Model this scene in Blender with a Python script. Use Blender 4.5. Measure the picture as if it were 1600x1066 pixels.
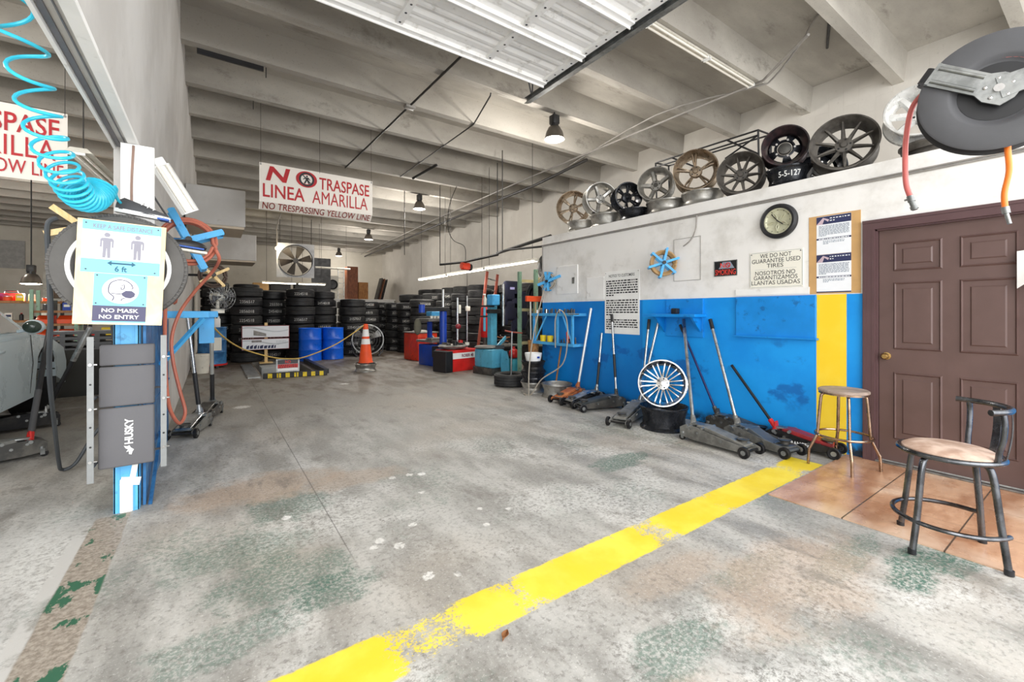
import bpy, bmesh, math, random
from mathutils import Matrix, Vector, Euler
PI = math.pi; R = math.radians
random.seed(7)
for o in list(bpy.data.objects): bpy.data.objects.remove(o)
S = bpy.context.scene; COL = S.collection

# ---------------------------------------------------------------- camera, sky, daylight, exposure
cd = bpy.data.cameras.new('camera'); cam = bpy.data.objects.new('camera', cd); COL.objects.link(cam)
cd.sensor_width = 36; cd.lens = 672/1600*36; cd.shift_y = -45/1600; cd.clip_start = .05; cd.clip_end = 200
cam.location = (0, 0, 1.31); cam.rotation_euler = (PI/2, 0, R(-34.97)); S.camera = cam
W = bpy.data.worlds.new('overcast_sky'); S.world = W; W.use_nodes = True
bg = W.node_tree.nodes['Background']; bg.inputs[0].default_value = (.90, .95, 1, 1); bg.inputs[1].default_value = 1.7
S.view_settings.view_transform = 'Standard'; S.view_settings.look = 'None'; S.view_settings.gamma = 1
S.view_settings.exposure = 0.0
def lamp(name, kind, loc, energy, rot=(0, 0, 0), size=1, sizey=None, col=(1, 1, 1), spread=None):
    l = bpy.data.lights.new(name, kind); l.energy = energy; l.color = col
    if kind == 'AREA':
        l.size = size
        if sizey: l.shape = 'RECTANGLE'; l.size_y = sizey
        if spread: l.spread = spread
    elif kind == 'SUN': l.angle = size
    else: l.shadow_soft_size = size
    o = bpy.data.objects.new(name, l); o.location = loc; o.rotation_euler = rot; COL.objects.link(o); return o
# daylight coming in through the open fronts of the two bays
lamp('daylight_right_bay', 'AREA', (3.9, -2.2, 2.6), 480, (R(80), 0, 0), 8.2, 4.4, (1, .99, .97))
lamp('daylight_left_bay', 'AREA', (-4.8, -2.2, 2.6), 430, (R(80), 0, 0), 8.0, 4.4, (1, .99, .97))

# ---------------------------------------------------------------- helpers
def hx(h):
    h = h.lstrip('#'); c = [int(h[i:i+2], 16)/255 for i in (0, 2, 4)]
    return tuple(x/12.92 if x <= .04045 else ((x+.055)/1.055)**2.4 for x in c) + (1,)
class NT:
    def __init__(s, name):
        s.m = bpy.data.materials.new(name); s.m.use_nodes = True; s.t = s.m.node_tree
        s.b = s.t.nodes['Principled BSDF']; s.tc = s.t.nodes.new('ShaderNodeTexCoord')
    def _in(s, sock, v):
        if v is None: return
        if isinstance(v, bpy.types.NodeSocket): s.t.links.new(v, sock)
        else: sock.default_value = v
    def math(s, op, a, b=None, c=None, clamp=False):
        n = s.t.nodes.new('ShaderNodeMath'); n.operation = op; n.use_clamp = clamp
        for i, v in enumerate((a, b, c)): s._in(n.inputs[i], v)
        return n.outputs[0]
    def xyz(s, v=None):
        n = s.t.nodes.new('ShaderNodeSeparateXYZ'); s._in(n.inputs[0], v or s.tc.outputs['Object']); return n.outputs
    def mapv(s, scale=(1, 1, 1), loc=(0, 0, 0), rot=(0, 0, 0), v=None):
        n = s.t.nodes.new('ShaderNodeMapping'); s._in(n.inputs[0], v or s.tc.outputs['Object'])
        n.inputs['Scale'].default_value = scale; n.inputs['Location'].default_value = loc; n.inputs['Rotation'].default_value = rot
        return n.outputs[0]
    def noise(s, scale, detail=4, rough=.55, v=None, dist=0):
        n = s.t.nodes.new('ShaderNodeTexNoise'); s._in(n.inputs['Vector'], v or s.tc.outputs['Object'])
        n.inputs['Scale'].default_value = scale; n.inputs['Detail'].default_value = detail
        n.inputs['Roughness'].default_value = rough; n.inputs['Distortion'].default_value = dist
        return n.outputs['Fac']
    def voro(s, scale, v=None, out='Distance'):
        n = s.t.nodes.new('ShaderNodeTexVoronoi'); s._in(n.inputs['Vector'], v or s.tc.outputs['Object'])
        n.inputs['Scale'].default_value = scale; return n.outputs[out]
    def st(s, x, lo, hi, a=0., b=1.):
        n = s.t.nodes.new('ShaderNodeMapRange'); n.interpolation_type = 'SMOOTHSTEP'
        s._in(n.inputs[0], x); n.inputs[1].default_value = lo; n.inputs[2].default_value = hi
        n.inputs[3].default_value = a; n.inputs[4].default_value = b; return n.outputs[0]
    def band(s, x, lo, hi, e=.01):
        return s.math('MULTIPLY', s.st(x, lo-e, lo+e), s.st(x, hi-e, hi+e, 1., 0.))
    def mul(s, *a):
        r = a[0]
        for b in a[1:]: r = s.math('MULTIPLY', r, b)
        return r
    def mix(s, f, a, b, mode='MIX'):
        n = s.t.nodes.new('ShaderNodeMix'); n.data_type = 'RGBA'; n.blend_type = mode
        s._in(n.inputs[0], f); s._in(n.inputs[6], a); s._in(n.inputs[7], b); return n.outputs[2]
    def bump(s, h, strength=.3, dist=.01):
        n = s.t.nodes.new('ShaderNodeBump'); s._in(n.inputs['Height'], h)
        n.inputs['Strength'].default_value = strength; n.inputs['Distance'].default_value = dist
        s.t.links.new(n.outputs[0], s.b.inputs['Normal'])
    def done(s, col, rough=.6, metal=0., spec=.5):
        s._in(s.b.inputs['Base Color'], col); s._in(s.b.inputs['Roughness'], rough); s._in(s.b.inputs['Metallic'], metal)
        s.b.inputs['Specular IOR Level'].default_value = spec; return s.m
MC = {}
def mat(name, col, rough=.5, metal=0., var=.12, scale=8., bump=0., col2=None, emit=0., spec=.5, dirt=None):
    if name in MC: return MC[name]
    n = NT(name); c = hx(col)
    a = tuple(min(1, x*(1-var)) for x in c[:3]) + (1,); b = hx(col2) if col2 else tuple(min(1, x*(1+var)) for x in c[:3]) + (1,)
    f = n.noise(scale, 5)
    r = n.mix(n.st(f, .35, .68), a, b)
    if dirt: r = n.mix(n.st(n.noise(scale*2.3, 6, .65), .56, .70, 0, .75), r, hx(dirt))
    if bump: n.bump(n.noise(scale*6, 4), bump, .004)
    m = n.done(r, n.st(f, .3, .7, max(.03, rough-.06), min(1, rough+.08)), metal, spec)
    if emit:
        n.b.inputs['Emission Color'].default_value = c; n.b.inputs['Emission Strength'].default_value = emit
    MC[name] = m; return m

class B:
    """collects shapes into one mesh"""
    def __init__(s): s.bm = bmesh.new()
    def _x(s, vs, M):
        if M is not None: bmesh.ops.transform(s.bm, matrix=M, verts=vs)
    def box(s, c, d, rot=None, bev=0, seg=2):
        M = Matrix.Translation(c) @ (Euler(rot).to_matrix().to_4x4() if rot else Matrix()) @ Matrix.Diagonal((d[0], d[1], d[2], 1))
        r = bmesh.ops.create_cube(s.bm, size=1, matrix=M); vs = r['verts']
        if bev:
            es = list({e for v in vs for e in v.link_edges})
            bmesh.ops.bevel(s.bm, geom=es, offset=min(bev, min(d)*.45), segments=seg, affect='EDGES', profile=.5)
        return s
    def cyl(s, p0, p1, r, r2=None, n=16, cap=True):
        p0, p1 = Vector(p0), Vector(p1); d = p1-p0
        M = Matrix.Translation((p0+p1)/2) @ d.to_track_quat('Z', 'Y').to_matrix().to_4x4()
        bmesh.ops.create_cone(s.bm, cap_ends=cap, segments=n, radius1=r, radius2=r if r2 is None else r2, depth=d.length, matrix=M); return s
    def sph(s, c, r, sc=(1, 1, 1), n=16, rot=None):
        M = Matrix.Translation(c) @ (Euler(rot).to_matrix().to_4x4() if rot else Matrix()) @ Matrix.Diagonal((sc[0], sc[1], sc[2], 1))
        bmesh.ops.create_uvsphere(s.bm, u_segments=n, v_segments=max(6, n//2), radius=r, matrix=M); return s
    def tube(s, pts, r, n=8, closed=False, sm=0):
        P = [Vector(p) for p in pts]
        if sm: P = spline(P, sm, closed)
        rad = r if isinstance(r, (list, tuple)) else None
        N = len(P); T = []
        for i in range(N):
            a = P[(i-1) % N] if (closed or i > 0) else P[i]; b = P[(i+1) % N] if (closed or i < N-1) else P[i]
            T.append((b-a).normalized() if (b-a).length > 1e-9 else Vector((0, 0, 1)))
        u = T[0].orthogonal().normalized(); rings = []
        for i in range(N):
            u = (u - T[i]*u.dot(T[i])); u = u.normalized() if u.length > 1e-6 else T[i].orthogonal().normalized()
            w = T[i].cross(u); rr = rad[min(i*len(rad)//N, len(rad)-1)] if rad else r
            rings.append([s.bm.verts.new(P[i] + (u*math.cos(2*PI*k/n) + w*math.sin(2*PI*k/n))*rr) for k in range(n)])
        for i in range(N if closed else N-1):
            a, b = rings[i], rings[(i+1) % N]
            if closed and i == N-1:   # match the seam
                j = min(range(n), key=lambda q: (b[q].co-a[0].co).length); b = b[j:]+b[:j]
            for k in range(n): s.bm.faces.new((a[k], a[(k+1) % n], b[(k+1) % n], b[k]))
        if not closed:
            s.bm.faces.new(list(reversed(rings[0]))); s.bm.faces.new(rings[-1])
        return s
    def lathe(s, prof, M=None, n=32, closed=False):
        rings = []; vs = []
        for r, z in prof:
            if r < 1e-6: v = s.bm.verts.new((0, 0, z)); rings.append([v]); vs.append(v)
            else:
                ring = [s.bm.verts.new((r*math.cos(2*PI*k/n), r*math.sin(2*PI*k/n), z)) for k in range(n)]; rings.append(ring); vs += ring
        L = len(rings)
        for i in range(L if closed else L-1):
            a, b = rings[i], rings[(i+1) % L]
            for k in range(n):
                k2 = (k+1) % n
                if len(a) == 1 and len(b) == 1: continue
                if len(a) == 1: s.bm.faces.new((a[0], b[k2], b[k]))
                elif len(b) == 1: s.bm.faces.new((a[k], a[k2], b[0]))
                else: s.bm.faces.new((a[k], a[k2], b[k2], b[k]))
        s._x(vs, M); return s
    def prism(s, poly, depth, M=None):
        lo = [s.bm.verts.new((x, y, 0)) for x, y in poly]; hi = [s.bm.verts.new((x, y, depth)) for x, y in poly]; n = len(poly)
        s.bm.faces.new(list(reversed(lo))); s.bm.faces.new(hi)
        for i in range(n): s.bm.faces.new((lo[i], lo[(i+1) % n], hi[(i+1) % n], hi[i]))
        s._x(lo+hi, M); return s
    def quad(s, pts):
        s.bm.faces.new([s.bm.verts.new(p) for p in pts]); return s
    def sheet(s, fn, nu, nv, th=0.):
        g = [[s.bm.verts.new(fn(i/nu, j/nv)) for j in range(nv+1)] for i in range(nu+1)]
        for i in range(nu):
            for j in range(nv): s.bm.faces.new((g[i][j], g[i+1][j], g[i+1][j+1], g[i][j+1]))
        s.bm.normal_update()
        if th: bmesh.ops.solidify(s.bm, geom=s.bm.faces[:], thickness=th)
        return s
    def xf(s, M): bmesh.ops.transform(s.bm, matrix=M, verts=s.bm.verts[:]); return s
    def out(s, name, m, parent=None, smooth=True, ang=38, loc=None):
        bmesh.ops.recalc_face_normals(s.bm, faces=s.bm.faces[:])
        me = bpy.data.meshes.new(name); s.bm.to_mesh(me); s.bm.free()
        if smooth:
            me.polygons.foreach_set('use_smooth', [True]*len(me.polygons)); me.set_sharp_from_angle(angle=R(ang))
        me.materials.append(m); o = bpy.data.objects.new(name, me); COL.objects.link(o)
        if parent: o.parent = parent
        if loc: o.location = loc
        return o
def spline(P, k, closed=False):
    P = [Vector(p) for p in P]; N = len(P); out = []
    for i in range(N if closed else N-1):
        g = (lambda j: P[j % N]) if closed else (lambda j: P[max(0, min(N-1, j))])
        a, b, c, d = g(i-1), g(i), g(i+1), g(i+2)
        for t in range(k):
            t /= k
            out.append(.5*((2*b)+(c-a)*t+(2*a-5*b+4*c-d)*t*t+(3*b-a-3*c+d)*t**3))
    if not closed: out.append(P[-1])
    return out
def tag(o, label=None, cat=None, group=None, kind=None):
    if label: o['label'] = label
    if cat: o['category'] = cat
    if group: o['group'] = group
    if kind: o['kind'] = kind
    return o
def thing(name, label, cat, loc=(0, 0, 0), rz=0, group=None, rot=None):
    o = bpy.data.objects.new(name, None); COL.objects.link(o); o.empty_display_size = .1
    o.location = loc; o.rotation_euler = rot if rot else (0, 0, rz); tag(o, label, cat, group); return o
def struct(b, name, m, **k): return tag(b.out(name, m, **k), kind='structure')
def copytree(o, parent=None):
    c = o.copy(); COL.objects.link(c)
    if parent: c.parent = parent
    for ch in list(o.children): copytree(ch, c)
    return c
# frames for flat things: local x to the reader's right, y up, z towards the reader
def MF(x, y, z): return Matrix(((1, 0, 0, x), (0, 0, -1, y), (0, 1, 0, z), (0, 0, 0, 1)))      # faces -Y
def MW(x, y, z): return Matrix(((0, 0, -1, x), (-1, 0, 0, y), (0, 1, 0, z), (0, 0, 0, 1)))     # faces -X
TXT = {}
def textmesh(s, bold=0.):
    k = (s, bold)
    if k in TXT: return TXT[k]
    cu = bpy.data.curves.new('t', 'FONT'); cu.body = s; cu.offset = bold; cu.extrude = 0; cu.resolution_u = 3
    o = bpy.data.objects.new('t', cu); COL.objects.link(o); bpy.context.view_layer.update()
    me = bpy.data.meshes.new_from_object(o.evaluated_get(bpy.context.evaluated_depsgraph_get()))
    co = [v.co.copy() for v in me.vertices]; fs = [tuple(p.vertices) for p in me.polygons]
    bpy.data.objects.remove(o); bpy.data.curves.remove(cu); bpy.data.meshes.remove(me)
    x0, x1 = min(c.x for c in co), max(c.x for c in co); y0, y1 = min(c.y for c in co), max(c.y for c in co)
    TXT[k] = ([((c.x-x0)/(x1-x0), (c.y-y0)/(y1-y0)) for c in co], fs); return TXT[k]
def text(s, w, h, m, parent, M, name='lettering', bold=.01, fn=None, shear=0):
    """text fitted in a w x h box whose lower left corner is the frame's origin"""
    co, fs = textmesh(s, bold); me = bpy.data.meshes.new(name)
    P = [Vector((x*w+y*h*shear, y*h, .0015)) for x, y in co]
    P = [fn(p) for p in P] if fn else [M @ p for p in P]
    me.from_pydata([tuple(p) for p in P], [], fs); me.materials.append(m)
    o = bpy.data.objects.new(name, me); COL.objects.link(o); o.parent = parent; return o
def wordlines(x0, x1, y0, lines, lh, M, m, parent, name='fine_print', fill=.55, seed=1, ragged=True):
    """lines of print too small to read: word-long dashes"""
    rd = random.Random(seed); b = B()
    for i in range(lines):
        x = x0; xe = x1 if (i < lines-1 or not ragged) else x0+(x1-x0)*.25
        y = y0-i*lh
        while x < xe-.004:
            w = min(rd.uniform(.012, .05)*((x1-x0)/.42), xe-x)
            b.quad([M @ Vector((x, y, .0015)), M @ Vector((x+w, y, .0015)), M @ Vector((x+w, y+lh*fill, .0015)), M @ Vector((x, y+lh*fill, .0015))])
            x += w+lh*.4
    return b.out(name, m, parent, smooth=False)
def rect(x0, y0, x1, y1, M, m, parent, name, th=.002, z=0.):
    b = B(); b.box(((x0+x1)/2, (y0+y1)/2, z+th/2), (x1-x0, y1-y0, th)); b.xf(M); return b.out(name, m, parent, smooth=False)
# ---------------------------------------------------------------- materials of the place
def m_floor():
    n = NT('stained_concrete'); X, Y, Z = n.xyz()
    streak = n.mapv((1.6, .55, 1), rot=(0, 0, R(18)))
    big = n.noise(.55, 3); mid = n.noise(2.3, 6, .6, streak); fine = n.noise(38, 5, .7); vf = n.noise(140, 2, .6)
    c = n.mix(n.st(mid, .36, .66), hx('#8f8d88'), hx('#bcbab5'))
    c = n.mix(n.st(big, .45, .68, 0, .55), c, hx('#b2a799'))                                    # tan patches
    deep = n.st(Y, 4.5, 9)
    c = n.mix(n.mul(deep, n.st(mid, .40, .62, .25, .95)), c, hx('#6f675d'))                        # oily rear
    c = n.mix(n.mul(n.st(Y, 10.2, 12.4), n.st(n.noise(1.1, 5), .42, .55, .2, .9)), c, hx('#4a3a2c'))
    lefty = n.mul(n.st(X, -.66, -.60, 1, 0), n.st(Y, 2.6, 4.4, 1, 0))
    c = n.mix(n.mul(lefty, .75), c, hx('#c9c8c5'))
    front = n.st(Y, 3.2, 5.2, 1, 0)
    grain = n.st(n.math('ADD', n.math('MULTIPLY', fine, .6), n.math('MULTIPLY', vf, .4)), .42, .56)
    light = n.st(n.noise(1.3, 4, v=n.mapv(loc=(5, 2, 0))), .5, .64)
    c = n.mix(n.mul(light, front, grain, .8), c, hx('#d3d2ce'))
    # old green floor paint
    g = n.st(n.noise(.95, 5, .6, n.mapv(loc=(3.1, 7.7, 0), scale=(1, .7, 1))), .50, .62)
    g2 = n.st(n.noise(30, 5, .75, n.mapv(loc=(9, 1, 0))), .42, .62)
    c = n.mix(n.mul(g, g2, front, .62), c, hx('#5f7568'))
    for px, py, rx, ry, s in ((2.95, 2.55, .40, .16, .9), (3.0, .62, .42, .13, 1.), (3.25, .5, .25, .1, .9), (.28, 2.38, .35, .25, .7), (1.5, 1.0, .3, .14, .7), (.05, 2.05, .35, .15, .6), (.15, 2.75, .4, .25, .5), (.43, 3.26, .3, .3, .7), (.47, 2.15, .25, .16, .8), (2.2, 1.1, .35, .10, .5), (2.75, .85, .5, .1, .6)):
        d = n.math('ADD', n.math('POWER', n.math('DIVIDE', n.math('SUBTRACT', X, px), rx), 2), n.math('POWER', n.math('DIVIDE', n.math('SUBTRACT', Y, py), ry), 2))
        e = n.math('ADD', d, n.math('MULTIPLY', n.math('SUBTRACT', n.noise(6, 6, .7), .5), 3.2))
        c = n.mix(n.mul(n.st(e, .35, 1.0, 1, 0), n.st(n.noise(52, 4, .75), .40, .56, .12, .95), s), c, hx('#44695a'))
    for px, py, rx, ry, s in ((.3, 3.7, .6, .35, .7), (2.4, .95, .7, .3, .6), (1.9, 1.3, .4, .12, .4), (.9, 3.5, .5, .2, .5), (1.2, .75, .4, .2, .5)):
        d = n.math('ADD', n.math('POWER', n.math('DIVIDE', n.math('SUBTRACT', X, px), rx), 2), n.math('POWER', n.math('DIVIDE', n.math('SUBTRACT', Y, py), ry), 2))
        c = n.mix(n.mul(n.st(n.math('ADD', d, n.math('MULTIPLY', n.math('SUBTRACT', n.noise(4, 6, .7), .5), 2.5)), .2, 1.1, 1, 0), s), c, hx('#b09a86'))
    # peeled black flecks and pale spots
    c = n.mix(n.mul(n.st(n.noise(17, 6, .75, n.mapv(scale=(1, 2.2, 1))), .66, .70), n.st(n.noise(1.2, 3, v=n.mapv(loc=(1, 4, 0))), .5, .6), .8), c, hx('#57514a'))
    c = n.mix(n.mul(n.st(n.math('ADD', n.voro(1.9), n.math('MULTIPLY', n.noise(25, 3), .05)), .075, .10, 1, 0), front, n.st(X, .1, .3), n.st(Y, 1.8, 1.9)), c, hx('#e9e8e4'))
    for px, py, pr in ((.886, 1.988, .030), (1.011, 1.92, .020), (.862, 2.34, .032), (.791, 2.456, .03), (1.019, 2.523, .024), (1.31, 3.313, .03), (1.173, 3.327, .028), (1.249, 2.936, .022), (1.469, 2.472, .02), (1.626, 2.362, .018), (1.39, 2.263, .022), (.74, 2.40, .022), (2.0, 8.2, .08), (.35, 7.0, .10)):
        d = n.math('ADD', n.math('POWER', n.math('SUBTRACT', X, px), 2), n.math('POWER', n.math('SUBTRACT', Y, py), 2))
        d = n.math('ADD', d, n.math('MULTIPLY', n.math('SUBTRACT', n.noise(45, 4), .5), pr*pr*5))
        c = n.mix(n.st(d, pr*pr*.5, pr*pr*1.3, .85, 0), c, hx('#e4e2dd'))
    c = n.mix(n.st(fine, .30, .52, .55, 0), c, hx('#5f5b56'))
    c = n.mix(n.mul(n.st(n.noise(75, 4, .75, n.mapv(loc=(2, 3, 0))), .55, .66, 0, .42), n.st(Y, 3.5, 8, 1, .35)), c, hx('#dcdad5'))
    c = n.mix(n.mul(n.st(n.noise(3.2, 7, .78, n.mapv((1, .5, 1), (1, 8, 0), (0, 0, R(20)))), .53, .66), .55), c, hx('#6f6a63'))
    # saw-cut joints
    for j in (.62, 4.6): c = n.mix(n.mul(n.band(X, j-.003, j+.003, .003), n.st(Y, 2.2, 2.6), .7), c, hx('#4d4a46'))
    # rough strip under the bay opening
    strip = n.mul(n.band(n.math('ADD', X, n.math('MULTIPLY', n.math('SUBTRACT', n.noise(5, 5), .5), .03)), -.60, -.43, .006), n.st(Y, 3.72, 3.76, 1, 0))
    c = n.mix(strip, c, n.mix(n.st(n.noise(45, 4, .7), .35, .65), hx('#847a6e'), hx('#aca296')))
    c = n.mix(n.mul(strip, n.st(n.noise(5.5, 5, .65, n.mapv(loc=(2, 0, 0), scale=(1.4, .8, 1))), .56, .59)), c, hx('#2f6148'))
    c = n.mix(n.mul(n.band(X, -.66, -.60, .006), n.st(n.noise(6, 5), .4, .5), n.st(Y, 3.6, 3.7, 1, 0)), c, hx('#c2c0bc'))
    # yellow line
    wob = n.math('MULTIPLY', n.math('SUBTRACT', n.noise(14, 5, .7), .5), .03)
    yy = n.math('ADD', Y, wob); line = n.mul(n.band(yy, 1.492, 1.742, .006), n.band(X, -.30, 4.30, .01))
    wear = n.math('ADD', n.math('MULTIPLY', n.noise(9, 8, .8), .48), n.math('MULTIPLY', n.noise(70, 4, .8), .40))
    for x0, w, a in ((.73, .16, .135), (1.17, .06, .12), (2.17, .09, .13), (2.85, .05, .06), (3.95, .10, .09)):
        wear = n.math('ADD', wear, n.mul(n.band(X, x0-w, x0+w, .07), a))
    edge = n.st(n.math('ABSOLUTE', n.math('SUBTRACT', yy, 1.62)), .07, .125, 0, .06); wear = n.math('ADD', wear, edge)
    pale = n.mix(n.st(n.noise(3, 4), .4, .65), hx('#e8cc2c'), hx('#f0da48'))
    c = n.mix(n.mul(line, n.st(wear, .525, .60, 1, 0)), c, pale)
    n.bump(n.math('ADD', fine, n.math('MULTIPLY', mid, .5)), .25, .006)
    return n.done(c, n.st(mid, .3, .7, .45, .72), 0, .45)
def m_office():
    n = NT('painted_office_wall'); X, Y, Z = n.xyz()
    white = n.mix(n.st(n.noise(2.2, 6, .65), .45, .72), hx('#efedea'), hx('#d9d6d1'))
    white = n.mix(n.st(n.noise(5, 6, .75, n.mapv(scale=(1, .6, 1.8))), .62, .72, 0, .35), white, hx('#a7a39c'))
    nb = n.noise(1.7, 5, .6)
    blue = n.mix(n.st(nb, .35, .62), hx('#0a8fe6'), hx('#169cf0'))
    blue = n.mix(n.mul(n.st(n.noise(1.9, 5, .6, n.mapv(loc=(0, 3, 1), scale=(1, 1, 1.3))), .57, .64), n.band(Z, .35, 1.0, .1), .8), blue, hx('#0a63b4'))
    blue = n.mix(n.mul(n.st(n.noise(24, 6, .8), .66, .70), n.band(Z, .68, .86, .03), n.band(Y, 1.8, 2.5, .1)), blue, hx('#a9cdea'))
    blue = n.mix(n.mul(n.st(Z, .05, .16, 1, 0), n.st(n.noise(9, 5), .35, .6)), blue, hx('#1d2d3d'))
    blue = n.mix(n.mul(n.st(Y, 3.74, 3.77), n.st(Y, 5.0, 5.3, .5, .25)), blue, hx('#0457a6'))
    stripe = n.band(Y, 1.475, 1.715, .003)
    low = n.mix(stripe, blue, n.mix(n.st(n.noise(3), .4, .7), hx('#f6d02a'), hx('#f9d942')))
    top = n.math('ADD', 1.476, n.math('MULTIPLY', n.noise(6, 3), .004))
    c = n.mix(n.st(n.math('SUBTRACT', Z, top), -.003, .003), low, white)
    n.bump(n.noise(30, 5), .15, .004)
    return n.done(c, .55, 0, .4)
def m_plaster(name, a, b, d, blocks=False):
    n = NT(name)
    c = n.mix(n.st(n.noise(.9, 6, .6), .4, .66), hx(a), hx(b))
    c = n.mix(n.st(n.noise(3.5, 7, .75), .60, .74, 0, .6), c, hx(d))
    if blocks:
        br = n.t.nodes.new('ShaderNodeTexBrick'); n._in(br.inputs['Vector'], n.mapv(rot=(0, R(90), 0) if blocks == 'x' else (R(90), 0, 0)))
        br.inputs['Scale'].default_value = 1; br.inputs['Brick Width'].default_value = .4; br.inputs['Row Height'].default_value = .2; br.inputs['Mortar Size'].default_value = .006
        n.bump(br.outputs['Fac'], .5, -.006)
    else: n.bump(n.noise(20, 5), .2, .006)
    return n.done(c, .75, 0, .3)
def m_concrete():
    n = NT('precast_ceiling_concrete')
    c = n.mix(n.st(n.noise(.8, 5, .6, n.mapv((.5, 1.4, 1))), .38, .66), hx('#9e9991'), hx('#b9b4ab'))
    c = n.mix(n.st(n.noise(2.2, 7, .7, n.mapv((.6, 1.8, 1), (3, 1, 0))), .56, .70, 0, .7), c, hx('#7f7a72'))
    c = n.mix(n.st(n.noise(40, 4, .7), .58, .70, 0, .35), c, hx('#5d5953'))
    n.bump(n.noise(14, 6), .25, .008)
    return n.done(c, .8, 0, .25)
def m_tile():
    n = NT('terracotta_floor_tile'); X, Y, Z = n.xyz()
    c = n.mix(n.st(n.noise(3.2, 5, .6, n.mapv((.6, 1.5, 1), (1, 0, 0))), .36, .66), hx('#a8795a'), hx('#cfa585'))
    c = n.mix(n.st(n.noise(1.6, 4, .5, n.mapv(loc=(4, 2, 0))), .5, .66, 0, .7), c, hx('#e2c6ad'))
    for j in (1.035, .57, .105): c = n.mix(n.band(Y, j-.004, j+.004, .002), c, hx('#55463a'))
    for j in (3.745, 4.21): c = n.mix(n.mul(n.band(X, j-.003, j+.003, .002), .55), c, hx('#6a4e3a'))
    return n.done(c, n.st(n.noise(5), .3, .7, .16, .38), 0, .5)
def m_wood(name, a, b, sc=6, rough=.5):
    n = NT(name); v = n.mapv((sc, 1.2, 1.2)); c = n.mix(n.st(n.noise(3, 6, .6, v, 1.5), .35, .68), hx(a), hx(b))
    return n.done(c, rough, 0, .4)
def m_brush(name, col, rough, col2, metal=1.):
    n = NT(name); c = n.mix(n.st(n.noise(7, 6, .65), .40, .66), hx(col), hx(col2))
    return n.done(c, n.st(n.noise(11), .3, .7, rough-.08, rough+.14), metal, .5)
FLOOR = m_floor(); OFFICE = m_office(); CONC = m_concrete(); TILE = m_tile()
PART = m_plaster('painted_partition', '#bfbcb8', '#d0cecb', '#a09c96'); BLOCKX = m_plaster('painted_block_right', '#cfcac2', '#dcd8d0', '#96918a', 'x')
BLOCKY = m_plaster('painted_block_back', '#cdc7ba', '#d9d3c7', '#a49d90', 'y'); WHITEP = mat('white_paint', '#f0efed', .5, 0, .04, 3, 0, None, 0, .4, '#c9c6c0')
DOORB = mat('brown_door_paint', '#5f4a46', .42, 0, .06, 5, .15); DOORF = mat('brown_frame_paint', '#573f41', .42, 0, .06, 5, .1)
RUB = mat('tire_rubber', '#17171a', .55, 0, .25, 5, .5, '#242427'); RUB2 = mat('dusty_tire_rubber', '#1e1e20', .66, 0, .2, 6, .5, '#313131'); RUBG = mat('grey_aged_rubber', '#585654', .8, 0, .1, 7, .4)
BLK = mat('black_paint', '#1c1c1f', .45, 0, .2, 6); BLKM = m_brush('black_steel', '#232326', .42, '#3a3836', .6); DKG = mat('dark_grey_plastic', '#4b4b4e', .6, 0, .1, 5, .2)
CHR = m_brush('chrome', '#d9d9da', .14, '#bdbcba'); STEEL = m_brush('galvanised_steel', '#a3a5a4', .36, '#7c7e7d', .85); ALU = m_brush('brushed_aluminium', '#c9cbcc', .3, '#a7a9aa')
SILV = m_brush('silver_wheel_paint', '#b4b2ad', .36, '#8f8c86', .8); BRNZ = m_brush('brake_dusted_chrome', '#b0a08c', .3, '#85725d', .85); GUN = m_brush('gunmetal_wheel_paint', '#6c6863', .42, '#4e4a46', .6); BLKW = m_brush('gloss_black_wheel', '#1d1f24', .22, '#34363c', .4)
GRYJ = m_brush('grey_jack_enamel', '#85847f', .42, '#62615d', .3); DRKJ = m_brush('oily_jack_steel', '#4b4a48', .45, '#6a6761', .5); RUST = mat('rusty_orange_enamel', '#b0603a', .6, 0, .2, 9, .2, '#c98050', 0, .4, '#4d3022'); REDJ = mat('faded_red_enamel', '#8e2f33', .45, 0, .2, 8, 0, '#b0262a'); RED = mat('red_enamel', '#d22420', .38, 0, .12, 5); ORED = mat('orange_red_enamel', '#e8401f', .4, 0, .1, 5, 0, None, 0, .5, '#7d2a1a')
BLU = mat('blue_sign_paint', '#4aa6df', .5, 0, .1, 6, 0, None, 0, .5, '#2f6f9c'); BLUD = m_brush('worn_blue_steel', '#2a5d8e', .4, '#3f7fb5', .2); BLUB = mat('bright_blue_drum', '#0a5fd8', .3, 0, .08, 4); BLUW = mat('shelf_blue', '#0a88dc', .45, 0, .08, 5, 0, None, 0, .5, '#0a5a9c'); BLUL = mat('light_blue_enamel', '#56aac9', .42, 0, .1, 5, 0, None, 0, .5, '#3a6676'); BLUR = mat('royal_blue_enamel', '#1340a8', .4, 0, .12, 6); BLUP = mat('post_light_blue', '#5db4ea', .45, 0, .06, 6, 0, None, 0, .5, '#3b78a6'); CYAN = mat('turquoise_hose', '#35c3e0', .35, 0, .05, 5)
HOSE = mat('terracotta_hose', '#b5654f', .5, 0, .12, 6); HOSER = mat('pinkish_red_hose', '#c4645e', .45, 0, .1, 5); HOSEO = mat('orange_hose', '#f07a22', .4, 0, .06, 5); HOSET = mat('tan_hose', '#a68559', .55, 0, .12, 6); HOSEG = mat('dull_grey_brown_cable', '#a39a8c', .55, 0, .1, 6)
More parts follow.
